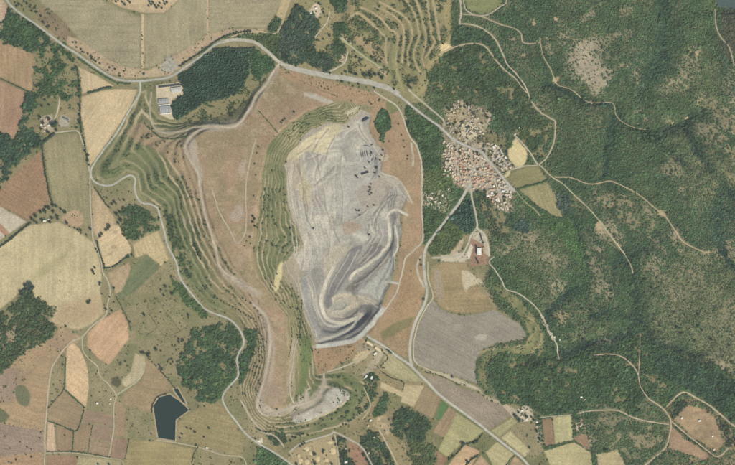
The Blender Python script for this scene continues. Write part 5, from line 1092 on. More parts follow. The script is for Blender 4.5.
def trunk_mesh(name, seed, H=1.0):
    r = np.random.default_rng(seed); V_, F_ = [], []
    def limb(p0, p1, r0, r1, m=6):
        p0, p1 = np.array(p0, float), np.array(p1, float); d = p1 - p0; d /= np.linalg.norm(d); e1 = np.cross(d, (0.3, 1, 0.1)); e1 /= np.linalg.norm(e1); e2 = np.cross(d, e1); o = len(V_)
        for p, rr in ((p0, r0), (p1, r1)):
            for a in np.linspace(0, 6.283, m, endpoint=False): V_.append(tuple(p + rr * (math.cos(a) * e1 + math.sin(a) * e2)))
        F_.extend([[o + i, o + (i + 1) % m, o + m + (i + 1) % m, o + m + i] for i in range(m)])
    limb((0, 0, -0.4), (0.03, 0.02, H * 0.6), 0.12, 0.07)
    for k in range(4):
        a = 1.57 * k + r.random(); limb((0.02, 0.01, H * (0.4 + 0.05 * k)), (0.5 * math.cos(a), 0.5 * math.sin(a), H * (0.75 + 0.15 * r.random())), 0.05, 0.02, 5)
    me = bpy.data.meshes.new(name); me.from_pydata(V_, [], F_); me.materials.append(MBARK); me.update()
    return me

# ---- woodland masses: points carrying size and leaf colour, crowns instanced on them
proto_col = bpy.data.collections.new('crown_prototypes')
PROTO = []
for k in range(5):
    me = crown_mesh('mass_crown', 50 + k, n=7, R=1.0, h=1.5, trunk=True, mats=(MLI, MBARK), base=0.35)
    o = bpy.data.objects.new('mass_crown_%d' % k, me); proto_col.objects.link(o); PROTO.append(o)
for k in range(2):
    me = crown_mesh('mass_conifer', 70 + k, conifer=True, R=1.0, h=2.0, trunk=True, mats=(MLI, MBARK), base=0.4)
    o = bpy.data.objects.new('mass_crown_%d' % (5 + k), me); proto_col.objects.link(o); PROTO.append(o)

def scatter_group():
    ng = bpy.data.node_groups.new('scatter_crowns', 'GeometryNodeTree')
    ng.interface.new_socket('Geometry', in_out='INPUT', socket_type='NodeSocketGeometry'); ng.interface.new_socket('Geometry', in_out='OUTPUT', socket_type='NodeSocketGeometry')
    N = ng.nodes; L = ng.links
    gi = N.new('NodeGroupInput'); go = N.new('NodeGroupOutput')
    ci = N.new('GeometryNodeCollectionInfo'); ci.inputs['Collection'].default_value = proto_col; ci.inputs['Separate Children'].default_value = True; ci.inputs['Reset Children'].default_value = True
    ip = N.new('GeometryNodeInstanceOnPoints'); ip.inputs['Pick Instance'].default_value = True
    def attr(n, t):
        a = N.new('GeometryNodeInputNamedAttribute'); a.data_type = t; a.inputs['Name'].default_value = n
        return a.outputs['Attribute']
    L.new(gi.outputs[0], ip.inputs['Points']); L.new(ci.outputs[0], ip.inputs['Instance'])
    L.new(attr('pick', 'INT'), ip.inputs['Instance Index']); L.new(attr('size', 'FLOAT_VECTOR'), ip.inputs['Scale'])
    L.new(attr('turn', 'FLOAT_VECTOR'), ip.inputs['Rotation'])
    L.new(ip.outputs[0], go.inputs[0])
    return ng
SG = scatter_group()
SPC = 0.98
gu, gv = np.meshgrid(np.arange(-30, W + 30, SPC), np.arange(-30, HH + 30, SPC))
gu = gu.ravel() + rng.uniform(-0.5, 0.5, gu.size) * SPC; gv = gv.ravel() + rng.uniform(-0.5, 0.5, gv.size) * SPC
den = near(DEN, gu, gv); acc = rng.random(gu.size) < den
gu, gv = gu[acc], gv[acc]
gz = zat(gu, gv); zn = near(FZ, gu, gv); tn = near(FT, gu, gv); sz = near(FS, gu, gv)
for zi_, (nm, lab) in enumerate(WOODS):
    k = zn == zi_
    if k.sum() == 0: continue
    n = int(k.sum()); u, v = gu[k], gv[k]
    conif = nm == 'plantation'
    me = bpy.data.meshes.new(nm); me.vertices.add(n)
    me.vertices.foreach_set('co', np.stack([wx(u), wy(v), gz[k] - 0.2], 1).astype(np.float32).ravel())
    r0 = sz[k] * rng.lognormal(0, 0.33, n) * 2.9
    hh = r0 * rng.uniform(0.6, 1.0, n)
    a = me.attributes.new('size', 'FLOAT_VECTOR', 'POINT'); a.data.foreach_set('vector', np.stack([r0, r0, hh], 1).astype(np.float32).ravel())
    a = me.attributes.new('turn', 'FLOAT_VECTOR', 'POINT'); tv = np.zeros((n, 3), np.float32); tv[:, 2] = rng.uniform(0, 6.28, n); a.data.foreach_set('vector', tv.ravel())
    a = me.attributes.new('pick', 'INT', 'POINT'); a.data.foreach_set('value', (rng.integers(5, 7, n) if conif else rng.integers(0, 5, n)).astype(np.int32))
    cl = 1 + 0.9 * (fbm(u, v, 7, 4, 2, 0.6) - 0.5)
    tt = tn[k] * FOL * (cl * rng.lognormal(0, 0.20, n))[:, None] * (1 + rng.normal(0, 0.05, (n, 3)))
    a = me.attributes.new('tint', 'FLOAT_COLOR', 'POINT'); a.data.foreach_set('color', np.concatenate([np.clip(tt, 0.004, 0.5), np.ones((n, 1))], 1).astype(np.float32).ravel())
    o = bpy.data.objects.new(nm, me); col.objects.link(o)
    md = o.modifiers.new('scatter', 'NODES'); md.node_group = SG
    tag(o, lab, 'woodland' if nm in ('woodland', 'plantation') else 'scrub', None, 'stuff')

# ------------------------------------------------------------------ single trees
CR = [crown_mesh('crown', 10 + k, n=10, R=1.0, h=1.5, leaves=46, mats=(ML,), base=0.55) for k in range(5)]
TK = [trunk_mesh('trunk', 30 + k, 1.7) for k in range(2)]
ORD = lambda n: '%d%s' % (n, 'th' if 10 <= n % 100 <= 20 else {1: 'st', 2: 'nd', 3: 'rd'}.get(n % 10, 'th'))
TREECOL = {'dark': (58, 74, 52), 'olive': (84, 90, 58), 'blue': (62, 76, 66), 'green': (70, 94, 54)}
NTREE = [0]
def tree(u, v, r, label, group, tone='dark'):
    z = float(zat(u, v)[0])
    t = empty('tree', (wx(u), wy(v), z), random.uniform(0, 6.28))
    s_ = r * S * 0.5 * random.uniform(0.9, 1.1); t.scale = (s_, s_, s_ * random.uniform(0.85, 1.1))
    child('trunk', TK[NTREE[0] % 2], t)
    child('crown', CR[NTREE[0] % 5], t, alb(TREECOL[tone]) * FOL * random.uniform(0.85, 1.2))
    tag(t, label, 'tree', group); NTREE[0] += 1
EXTRA = []
def trees(place, pts, r=2.2, tone='dark', key=None, end='western', stuff=False):
    """single trees of one place, told apart by their rank from one end"""
    ps = sorted(pts, key={'western': lambda q: q[0], 'northern': lambda q: q[1], 'eastern': lambda q: -q[0]}[end])
    if stuff:
        EXTRA.extend([(q[0], q[1], q[2] if len(q) > 2 else r) for q in pts]); return
    for i, q in enumerate(ps):
        rr = (q[2] if len(q) > 2 else r) * random.uniform(0.85, 1.15)
        size = 'large' if rr > 3.0 else ('small' if rr < 1.9 else 'round')
        tn_ = {'dark': 'dark', 'olive': 'olive', 'blue': 'bluish', 'green': 'green'}[tone]
        tree(q[0], q[1], rr, '%s %s tree %s, %s from the %s' % (size, tn_, place, ORD(i + 1), end[:-3]), 'trees ' + place, tone)
trees('on the upper left highway verge', T(0, 0, [(365, 212), (384, 236), (405, 245), (420, 262), (440, 268), (458, 292), (480, 308), (500, 318), (540, 352), (575, 345), (548, 338), (600, 380), (470, 300), (455, 278), (412, 258)]) + [(144, 74, 2.6), (124, 71), (92, 57)], 2.0, stuff=True)
trees('in the tan orchard at the top edge', T(1, 0, [(14, 8), (22, 22), (40, 25), (48, 38), (65, 15), (75, 40), (90, 20), (60, 30), (30, 12), (84, 6), (10, 30), (100, 12)]) + T(0, 0, [(612, 10), (625, 22), (640, 3), (590, 0), (560, -2), (580, 8), (650, 12)]), 2.0)
trees('on the stony slope at the upper left', T(0, 0, [(75, 12), (95, 22), (120, 8), (135, 18), (110, 30), (150, 35), (85, 30), (160, 55), (180, 60), (175, 40), (205, 80), (235, 135), (245, 130), (250, 70), (215, 110)]), 2.2, stuff=True)
trees('around the walled farm', T(0, 1, [(245, 130, 4), (268, 160, 5), (282, 150, 3.5), (240, 195, 3.5), (282, 185, 2.5), (205, 180), (210, 65), (245, 60), (225, 35), (215, 150), (200, 120)]), 2.6)
trees('on the hedge by the pale wheat field', T(0, 1, [(398, 20), (395, 60), (400, 90), (398, 110), (395, 140, 3), (402, 150, 3), (440, 310, 2.6), (438, 340), (445, 360), (425, 290)]) + T(0, 0, [(380, 335), (392, 380), (398, 430), (395, 450)]), 2.2, end='northern')
trees('around the western farmhouse', T(0, 2, [(160, 165, 3.2), (180, 150, 3.4), (205, 130, 3.4), (225, 125, 3.6), (245, 110, 3.2), (265, 95, 3.4), (280, 100), (305, 115, 2.6), (325, 130), (285, 150, 2.8), (260, 160), (210, 170, 2.8), (250, 180, 2.8), (185, 185), (172, 175), (290, 165), (335, 185), (265, 130), (230, 105)]), 2.6)
trees('on the lane above the straw field', T(0, 2, [(375, 212), (390, 218), (405, 222), (452, 215, 2.6), (480, 315, 2.2), (488, 330), (432, 243)]), 2.0)
trees('in the scrubby triangle by the stream', T(0, 2, [(545, 200, 3.2), (540, 212, 3.2), (530, 220, 2.6), (500, 250, 2.8), (508, 240), (560, 90), (572, 80), (545, 105), (585, 140, 3), (600, 130, 3), (620, 70), (660, 345, 2.6), (640, 355, 2.6), (590, 185, 2.4), (605, 170, 3)]), 2.4)
trees('dotting the broad straw field', T(0, 2, [(465, 425, 2.4), (475, 408, 2), (470, 438, 2)]) + T(0, 3, [(300, 10, 1.6), (442, 118, 3.2), (450, 108, 2.6), (500, 20, 2.4), (498, 30, 2), (510, 75, 1.6), (570, 45, 2.4), (548, 90, 1.6), (530, 150, 2.2), (560, 160), (330, 235, 2), (270, 250)]), 2.0)
trees('in the dark clump beside the straw field', T(0, 3, [(130, 35, 4), (150, 25, 4), (155, 50, 4), (130, 55, 3.5), (105, 65, 3), (165, 40, 3), (110, 80, 2.6)]), 3.0, 'blue')
trees('on the terrace slope south west of the heap', T(1, 3, [(340, 90), (352, 98), (370, 108), (385, 118), (400, 125), (412, 132), (430, 140), (445, 150), (460, 155), (470, 165), (485, 170), (495, 180), (510, 185), (520, 195), (535, 200), (545, 215), (548, 235), (555, 250), (560, 270), (575, 285), (580, 300), (570, 320), (582, 335), (560, 350), (575, 365), (565, 380), (580, 395), (550, 300), (480, 95), (495, 108), (520, 120), (540, 145), (555, 160), (570, 180), (280, 35), (290, 50), (265, 60), (250, 45), (540, 420), (548, 440), (562, 410)]), 1.7, stuff=True)
trees('in the dark group below the heap tip', T(1, 2, [(240, 290, 2.2), (245, 305, 2.2), (252, 320), (258, 335), (262, 350), (235, 300), (268, 365), (255, 345)]) + T(1, 2, [(100, 170), (118, 180), (130, 205, 2.4), (110, 195), (60, 160), (200, 420), (185, 372)]), 1.8, end='northern')
trees('along the inner bench east of the heap top', T(1, 2, [(535, 50), (530, 150, 2.4), (538, 165, 2.6), (530, 180, 2.4), (540, 200, 2.4), (515, 255), (500, 275), (490, 300), (610, 50), (615, 70), (625, 130), (630, 150), (635, 170), (640, 190), (715, 210, 2.2), (718, 245, 2.2), (690, 255)]) + T(1, 1, [(558, 270), (540, 355), (545, 410), (550, 300), (695, 345), (735, 95, 2.2), (690, 130, 2), (672, 148, 2), (680, 138, 2)]), 1.7, end='northern', stuff=True)
trees('around the southern foot of the mine heap', T(2, 2, []) + T(2, 4, [(270, 200, 2.6), (262, 205, 2.4), (300, 215), (245, 260), (260, 262), (275, 245, 2.4), (285, 240), (300, 232), (318, 218), (330, 210), (345, 200), (360, 185), (312, 95), (290, 60, 2), (315, 120), (280, 130), (285, 105), (210, 205), (190, 235), (145, 240), (125, 258), (105, 262), (70, 270), (40, 310), (30, 320), (10, 325), (325, 140), (355, 175)]), 1.9, stuff=True)
trees('on the verges of the mine highway', T(2, 0, [(10, 330), (180, 365, 2.4), (240, 370, 2), (285, 362, 2.4), (312, 372, 3.2), (352, 375, 3.8), (385, 378, 3.6), (405, 372, 3), (425, 372, 3), (440, 390, 3), (238, 407), (322, 420), (402, 440), (500, 445), (258, 358, 2.4)]), 2.2)
trees('scattered on the northern terraces', T(2, 0, [(125, 18, 3), (110, 58, 2), (147, 62, 2.4), (168, 80), (125, 203, 2), (165, 248), (178, 178, 2.6), (312, 285, 3), (330, 295, 2.6), (388, 285, 2.6), (410, 305, 2.4), (432, 310, 2.6), (550, 10), (525, 285, 2.2), (522, 310), (530, 230), (520, 140), (575, 412, 3), (572, 430, 3), (585, 440, 2.6), (655, 405), (630, 325), (530, 350), (545, 375), (635, 370), (500, 115, 2.4), (515, 125, 2.4), (660, 250), (650, 235), (700, 130), (648, 100), (680, 60), (660, 15), (580, 20)]), 1.9, stuff=True)
trees('on the brown bank east of the pit', T(2, 1, [(448, 245, 2.2), (475, 243, 1.6), (568, 315, 2), (566, 330, 1.8), (538, 210), (522, 155), (548, 238), (552, 270)]) + T(2, 2, [(630, 370, 2), (635, 395, 2), (585, 425)]) + T(2, 3, [(648, 100, 2.4)]), 1.6, end='northern', stuff=True)
trees('around the reservoir pastures', T(1, 3, [(125, 75, 2.6), (92, 38, 2.6), (70, 55), (85, 82), (45, 352, 3), (180, 305, 2.2), (160, 300, 2), (175, 312, 2), (160, 315), (207, 180, 2.2), (208, 195), (125, 400), (130, 415), (120, 425), (75, 450, 2.6), (62, 430), (5, 380, 3)]) + T(0, 3, [(720, 178, 2.6), (718, 370, 3), (705, 368, 2.4), (650, 215), (628, 412)]) + T(1, 4, [(288, 172, 1.6), (240, 300), (285, 325), (200, 280), (165, 330), (175, 310), (220, 285), (310, 280)]), 1.9)
trees('on the steep south eastern scrub slope', T(4, 3, [(235, 35, 2.6), (230, 70, 3), (212, 80, 2.4), (240, 120, 3.2), (250, 115, 2.6), (275, 140, 2), (265, 185, 2.4), (240, 180), (185, 195), (205, 250, 2.6), (160, 185), (315, 45, 2.4), (280, 70, 2), (130, 28), (115, 60), (110, 98), (428, 165), (478, 178), (545, 175, 2.6), (535, 200), (440, 240, 3.4), (460, 270, 2.4), (545, 235), (565, 255), (700, 330, 3), (610, 300, 2.4), (540, 340), (530, 310, 2.6), (715, 415, 3), (300, 190), (325, 205), (358, 235, 2.4), (365, 265, 2.4), (350, 262), (330, 180), (12, 155, 3), (42, 100), (300, 270)]), 2.1)
trees('on grassy slopes near the mauve field', T(3, 3, [(302, 70, 2.6), (250, 75, 2), (555, 185, 2), (705, 150, 2.6), (690, 230, 2.4), (720, 270, 2.8), (710, 300, 2.4), (690, 285), (725, 250)]) + T(3, 4, [(110, 358, 3.4), (195, 325, 2.4), (165, 355, 2.4), (178, 348, 2.4), (442, 378, 2.4), (40, 430), (60, 420), (130, 445), (155, 435), (175, 425)]), 2.1)
trees('in the round hamlet clearing', [(515.5, 416, 3.2), (519, 420, 3.4), (520.5, 409, 2), (526, 416.5, 2.6), (524, 404, 2.4), (528, 405.6, 2), (538.6, 425, 3), (537, 431, 3), (539.5, 439, 3), (541.5, 436, 2.6), (543, 441, 2.4), (534, 420, 2), (518.5, 412, 2), (523, 420.5, 1.8), (531.4, 417, 1.8)], 2.2)
trees('on the rim of the sandy compound', [(314.5, 454, 3.4), (315, 463.4, 3.2), (323, 452, 2.2), (323.2, 450, 2), (296.5, 464, 2.6), (300.4, 446.4, 2.4), (302.6, 444.4, 2.4), (304.6, 443, 2.4), (332, 464, 2.4), (292.8, 437), (295.4, 437.8), (299.8, 435), (303.6, 434), (308, 435), (290.6, 441)], 2.0)
trees('in the lower left purple and brown fields', T(0, 4, [(25, 322), (80, 438, 2.2), (45, 450), (58, 455), (130, 412), (157, 425, 2), (325, 318, 2), (155, 385), (490, 460, 2), (545, 462, 2), (50, 380), (100, 350), (200, 330), (135, 375), (205, 300)]), 1.5, stuff=True)

# ------------------------------------------------------------------ hedges: one mesh each
def hedge(label, pts, w=1.3, tone='dark', gap=0.0):
    p = smooth_poly(pts, False, 0.7); r = np.random.default_rng(len(label)); V_, F_ = [], []
    p0 = p[len(p) // 2]; z0 = float(zat(*p0)[0]); X0, Y0 = wx(p0[0]), wy(p0[1])
    for q in p:
        if r.random() < gap: continue
        q = q + r.normal(0, 0.22, 2); s_ = w * S * 0.5 * (0.8 + 0.6 * r.random())
        v = ICO_V * (1 + r.normal(0, 0.2, (len(ICO_V), 1))) * np.array([s_, s_, s_ * 0.75]) + np.array([wx(q[0]) - X0, wy(q[1]) - Y0, float(zat(*q)[0]) - z0 + s_ * 0.5])
        o = len(V_); V_.extend(v.tolist()); F_.extend([[x + o for x in f] for f in ICO_F])
    o = mesh_obj('hedge', V_, F_, ML); o.location = (X0, Y0, z0); o.color = (*(alb(TREECOL[tone]) * FOL), 1)
    tag(o, label, 'hedge')
hedge('thick dark hedge between striped plot and broad straw field', [(-3, 249), (8, 241), (20, 231), (30, 223)], 1.8)
hedge('dark hedge between the brown and olive western fields', [(42, 145), (43, 155), (45, 170), (48, 186), (50, 196), (52, 202)], 1.6)
hedge('dark hedge along the northern corner of the olive field', [(42, 143), (47, 139), (54, 134)], 2.4)
hedge('dark hedge splitting the two pale wheat fields', [(88, 93), (97, 90.5), (104, 88), (111, 87)], 2.0)
hedge('thin hedge below the upper brown field', [(-3, 77), (8, 82), (20, 87.6), (30, 92.6)], 1.0)
hedge('bushy hedge between the farm paddock and the wheat field', [(77, 68), (78.5, 80), (80.4, 95), (80, 110), (81, 128), (84, 142), (87.6, 160)], 1.4, gap=0.25)
hedge('hedge along the highway west of the works yard', [(78, 58), (92, 68), (104, 75.6), (116, 82), (130, 84)], 1.6, 'green', 0.1)
hedge('dark hedge lining the highway beside the stubble fields', [(180, 66), (192, 58), (205, 49.6), (218, 40), (232, 34), (250, 31)], 1.8, 'dark', 0.15)
hedge('thin hedge beside the tan strip field', [(95, 188), (101, 197), (108, 207)], 1.2)
hedge('hedge below the pale field with bare spots', [(104, 268), (112, 267), (120, 262), (129, 255)], 1.6, 'dark', 0.1)
hedge('hedge on the west side of the pale field with bare spots', [(97, 241), (99, 250), (103, 262), (105, 268)], 1.4)
hedge('hedge on the east side of the orange field', [(116, 296), (122, 308), (128, 320), (131, 330)], 0.9)
hedge('curved hedge under the teardrop field', [(64, 389), (74, 398), (85, 408)], 1.1)
hedge('hedge west of the brown square field', [(48, 408), (56, 399), (64, 389), (65, 375), (66, 358)], 0.9)
hedge('hedge between brown square field and patchwork', [(48, 421), (60, 425), (75, 431), (80, 424), (84, 410)], 1.0)
hedge('short hedge between two brown patchwork fields', [(74, 431), (73, 442), (72.4, 452)], 1.0)
hedge('short hedge in the middle of the patchwork', [(93, 425), (90, 438), (88, 452)], 0.8)
hedge('hedge along the lane at the bottom of the patchwork', [(47, 451.6), (60, 451.4), (74, 451.6), (90, 453.6), (110, 457.4)], 0.9)
hedge('hedge east of the lower right patchwork field', [(129, 439), (127, 450), (125, 459)], 0.8)
hedge('dark dividing hedge above the reservoir', [(157, 298), (164, 310), (172, 320), (180, 331)], 0.5, 'olive')
hedge('short hedge crossing the olive pastures', [(148, 307), (152, 318), (157, 327), (147, 335)], 0.5, 'olive')
hedge('long thin hedge across the pasture left of the wood', [(147, 306), (157, 298), (168, 306)], 0.5, 'olive')
hedge('thin hedge running down to the reservoir', [(157, 327), (166, 336), (178, 332), (188, 326)], 0.5, 'olive')
hedge('hedge climbing from the reservoir to the north west', [(147, 356), (156, 366), (166, 377), (175, 388)], 1.0, 'dark', 0.2)
hedge('hedge on the bank of the reservoir', [(152, 412), (153, 404), (158, 397), (166, 394)], 1.2)
hedge('hedge between the two lower olive pastures', [(192, 462), (194, 453), (198, 447)], 1.0)
hedge('winding hedge between the khaki and straw fields', [(384, 368), (381, 366), (388, 358), (384, 353)], 1.0)
hedge('thin hedge below the khaki field', [(382, 372), (392, 378), (403, 382), (403, 390)], 0.9)
hedge('hedge around the apricot field at the bottom', [(448, 460), (456, 454), (463, 446), (470, 443), (478, 440), (482, 434)], 1.3, 'dark', 0.15)
hedge('short dark hedge between apricot fields', [(466, 465), (472, 459), (478, 455)], 1.6)
hedge('hedge between straw blocks near the bottom road', [(506, 466), (510, 460), (514, 456)], 1.0)
hedge('hedge under the pale green rectangle', [(544, 449), (556, 445), (572, 441), (582, 446)], 1.0, 'olive')
hedge('dark hedge along the long purple ploughed field', [(425, 372), (440, 376), (460, 385)], 1.0, 'olive', 0.3)
hedge('hedge dividing the olive fields east of the village', [(516, 190), (527, 186.4), (541, 183), (548, 180)], 1.6, 'green')
hedge('dark hedge strip on the brown heap top', [(259, 111), (266, 119), (278, 133)], 0.9, 'green')
hedge('dark hedge strip on the bench below the plantation', [(148, 127), (160, 137), (172, 139), (186, 137)], 1.3, 'green', 0.15)
hedge('dark tree row along the northern side of the plantation', [(214, 49.5), (226, 48.5), (240, 49), (254, 48)], 2.2, 'dark')  # plantation's northward shadow built as a row of dark clumps
hedge('dark hedge along the diagonal lane in the lower right', [(674, 426), (686, 436), (700, 447), (711, 455)], 1.2, 'dark', 0.1)
hedge('dark garden hedge beside the mine offices', [(387, 349.6), (389.5, 351.6), (391.6, 353.6)], 1.6)
hedge('dark hedge along the southern heap bench', [(256, 428), (266, 432), (276, 432), (284, 438)], 1.4, 'dark', 0.2)
hedge('dark bushes along the green bench under the pit rim', [(302, 300), (301, 318), (299, 338)], 1.0, 'dark', 0.35)
hedge('second row of bushes below the pit rim', [(291, 322), (292, 338), (289, 356)], 0.9, 'dark', 0.3)

def scatter_points(nm, lab, cat, u, v, r0, tint):
    n = len(u); me = bpy.data.meshes.new(nm); me.vertices.add(n)
    me.vertices.foreach_set('co', np.stack([wx(u), wy(v), zat(u, v) - 0.2], 1).astype(np.float32).ravel())
    a = me.attributes.new('size', 'FLOAT_VECTOR', 'POINT'); a.data.foreach_set('vector', np.stack([r0, r0, r0 * 0.8], 1).astype(np.float32).ravel())
    a = me.attributes.new('turn', 'FLOAT_VECTOR', 'POINT'); tv = np.zeros((n, 3), np.float32); tv[:, 2] = rng.uniform(0, 6.28, n); a.data.foreach_set('vector', tv.ravel())
    a = me.attributes.new('pick', 'INT', 'POINT'); a.data.foreach_set('value', rng.integers(0, 5, n).astype(np.int32))
    tt = tint * rng.lognormal(0, 0.18, n)[:, None]
    a = me.attributes.new('tint', 'FLOAT_COLOR', 'POINT'); a.data.foreach_set('color', np.concatenate([tt, np.ones((n, 1))], 1).astype(np.float32).ravel())
    o = bpy.data.objects.new(nm, me); col.objects.link(o); md = o.modifiers.new('scatter', 'NODES'); md.node_group = SG
    tag(o, lab, cat, None, 'stuff')
ex = np.array(EXTRA, float)
scatter_points('shrubs', 'small dark bushes dotting terraces, verges and banks around the mine', 'scrub', ex[:, 0], ex[:, 1], ex[:, 2] * S * 0.5 * rng.uniform(0.85, 1.15, len(ex)), alb(TREECOL['dark']) * FOL)
# ------------------------------------------------------------------ buildings
def box_v(x0, x1, y0, y1, z0, z1):
    return [(x0, y0, z0), (x1, y0, z0), (x1, y1, z0), (x0, y1, z0), (x0, y0, z1), (x1, y0, z1), (x1, y1, z1), (x0, y1, z1)]
BOX_F = [[3, 2, 1, 0], [4, 5, 6, 7], [0, 1, 5, 4], [1, 2, 6, 5], [2, 3, 7, 6], [3, 0, 4, 7]]
def raw_mesh(name, parts, m):
    V_, F_ = [], []
    for v, f in parts:
        o = len(V_); V_ += v; F_ += [[x + o for x in q] for q in f]
    me = bpy.data.meshes.new(name); me.from_pydata(V_, [], F_)
    if m: me.materials.append(m)
    me.update()
    return me
def gable_wall(L, D, h, rise, m):
    v = [(-L / 2, -D / 2, -3), (L / 2, -D / 2, -3), (L / 2, D / 2, -3), (-L / 2, D / 2, -3), (-L / 2, -D / 2, h), (L / 2, -D / 2, h), (L / 2, D / 2, h), (-L / 2, D / 2, h), (-L / 2, 0, h + rise), (L / 2, 0, h + rise)]
    f = [[0, 1, 5, 4], [2, 3, 7, 6], [1, 2, 6, 9, 5], [3, 0, 4, 8, 7]]
    return raw_mesh('wall', [(v, f)], m)
def slab(x0, x1, ya, za, yb, zb, t):
    return ([(x0, ya, za), (x1, ya, za), (x1, yb, zb), (x0, yb, zb), (x0, ya, za - t), (x1, ya, za - t), (x1, yb, zb - t), (x0, yb, zb - t)], [[0, 1, 2, 3], [7, 6, 5, 4], [0, 4, 5, 1], [1, 5, 6, 2], [2, 6, 7, 3], [3, 7, 4, 0]])
def gable_roof(L, D, h, rise, m, ov=0.45, ridge=True):
    k = rise / (D / 2); e = ov
    za = h + 0.3 - e * k; zt = h + rise + 0.3
    parts = [slab(-L / 2 - e, L / 2 + e, -D / 2 - e, za, 0, zt, 0.25), slab(L / 2 + e, -L / 2 - e, D / 2 + e, za, 0, zt, 0.25)]
    if ridge: parts.append((box_v(-L / 2 - e, L / 2 + e, -0.18, 0.18, zt - 0.1, zt + 0.12), BOX_F))
    return raw_mesh('roof', parts, m)
def window_door(L, D, h, m):
    parts = []
    for s_ in (-1, 1):
        n = max(1, int(L / 4))
        for i in range(n):
            x = -L / 2 + L * (i + 0.5) / n; y = s_ * D / 2
            parts.append((box_v(x - 0.55, x + 0.55, min(y, y + s_ * 0.06), max(y, y + s_ * 0.06), 1.1, 2.3), BOX_F))
    return raw_mesh('window', parts, m)
MGLASS = mat((70, 76, 84), 'glass', 0.2); MDOOR = mat((96, 70, 50), 'door')
WALLC = [(214, 204, 186), (200, 184, 160), (222, 216, 206), (190, 168, 142)]
TER, TER2, BEI, WHI, GRY, DRK = (202, 162, 132), (190, 146, 116), (208, 190, 164), (234, 226, 214), (186, 180, 172), (78, 78, 80)
HM = {}
def house_meshes(sz, roofc, wallc):
    key = (sz, roofc, wallc)
    if key not in HM:
        L, D, h, r_ = {'small': (7.5, 6, 3.2, 1.2), 'medium': (10.5, 7.5, 5.4, 1.5), 'large': (14.5, 8.5, 6.4, 1.8)}[sz]
        win = [raw_mesh('window', [(box_v(x - 0.5, x + 0.5, min(y, y + s_ * 0.07), max(y, y + s_ * 0.07), 1.2, 2.4), BOX_F)], MGLASS) for s_ in (-1, 1) for y in [s_ * D / 2] for x in (-L / 4, L / 4)]
        HM[key] = (gable_wall(L, D, h, r_, mat(WALLC[wallc], 'wall')), gable_roof(L, D, h, r_, mat(roofc, 'roof')), raw_mesh('chimney', [(box_v(L * 0.2, L * 0.2 + 0.8, 0.6, 1.4, h + r_ * 0.4, h + r_ + 1.1), BOX_F), (box_v(L * 0.2 - 0.12, L * 0.2 + 0.92, 0.48, 1.52, h + r_ + 1.1, h + r_ + 1.25), BOX_F)], mat(WALLC[wallc], 'wall')),
                   raw_mesh('door', [(box_v(-0.5, 0.5, -D / 2 - 0.08, -D / 2, -0.2, 2.1), BOX_F)], MDOOR), win)
    return HM[key]
RN = {TER: 'terracotta', TER2: 'reddish terracotta', BEI: 'beige', WHI: 'white', GRY: 'grey', DRK: 'dark'}
def house(u, v, sz, roofc, ang, label, group, wallc=0, name='house', cat='house', chim=True):
    e = empty(name, at(u, v), ang)
    w_, r_, c_, d_, wi = house_meshes(sz, roofc, wallc)
    child('wall', w_, e); ro = child('roof', r_, e); child('door', d_, e)
    for q in wi: child('window', q, e)
    if chim: child('chimney', c_, ro)
    tag(e, label, cat, group)
    return e

# the village: quarters of houses, each told apart by roof and rank
QUART = [
 ('old core', 'main street bend', (489, 161), [(453, 152), (462, 148), (476, 152), (486, 160), (492, 170), (494, 180), (484, 188), (470, 190), (458, 184), (450, 174), (449, 160)], 2.0, 110, [TER, TER, TER2, TER, BEI, BEI, BEI], 0.4),
 ('western edge', 'southward road', (470, 184), [(443, 142), (452, 141), (452, 152), (449, 162), (450, 176), (444, 176), (444, 158)], 2.4, 20, [BEI, BEI, BEI, TER], 0.2),
 ('northern gardens', 'highway', (441, 126), [(444, 120), (448, 108), (458, 101), (470, 106), (486, 112), (488, 120), (478, 126), (486, 134), (482, 146), (464, 142), (452, 134)], 3.4, 36, [BEI, BEI, GRY, BEI, TER], -0.5),
 ('north eastern row', 'threshing ground', (517, 155), [(486, 144), (494, 142), (504, 150), (508, 160), (512, 167), (504, 172), (498, 168), (490, 156)], 2.4, 24, [WHI, BEI, BEI, GRY], -0.7),
 ('south eastern quarter', 'village crossroads', (515, 191), [(494, 178), (502, 178), (512, 188), (512, 196), (506, 202), (510, 210), (502, 212), (494, 204), (486, 194), (492, 186)], 2.3, 40, [BEI, BEI, WHI, BEI, TER], 0.9),
 ('western garden plots', 'pit track', (422, 198), [(426, 192), (432, 192), (450, 188), (453, 196), (444, 210), (430, 206)], 3.6, 10, [BEI, BEI, WHI], 0.3)]
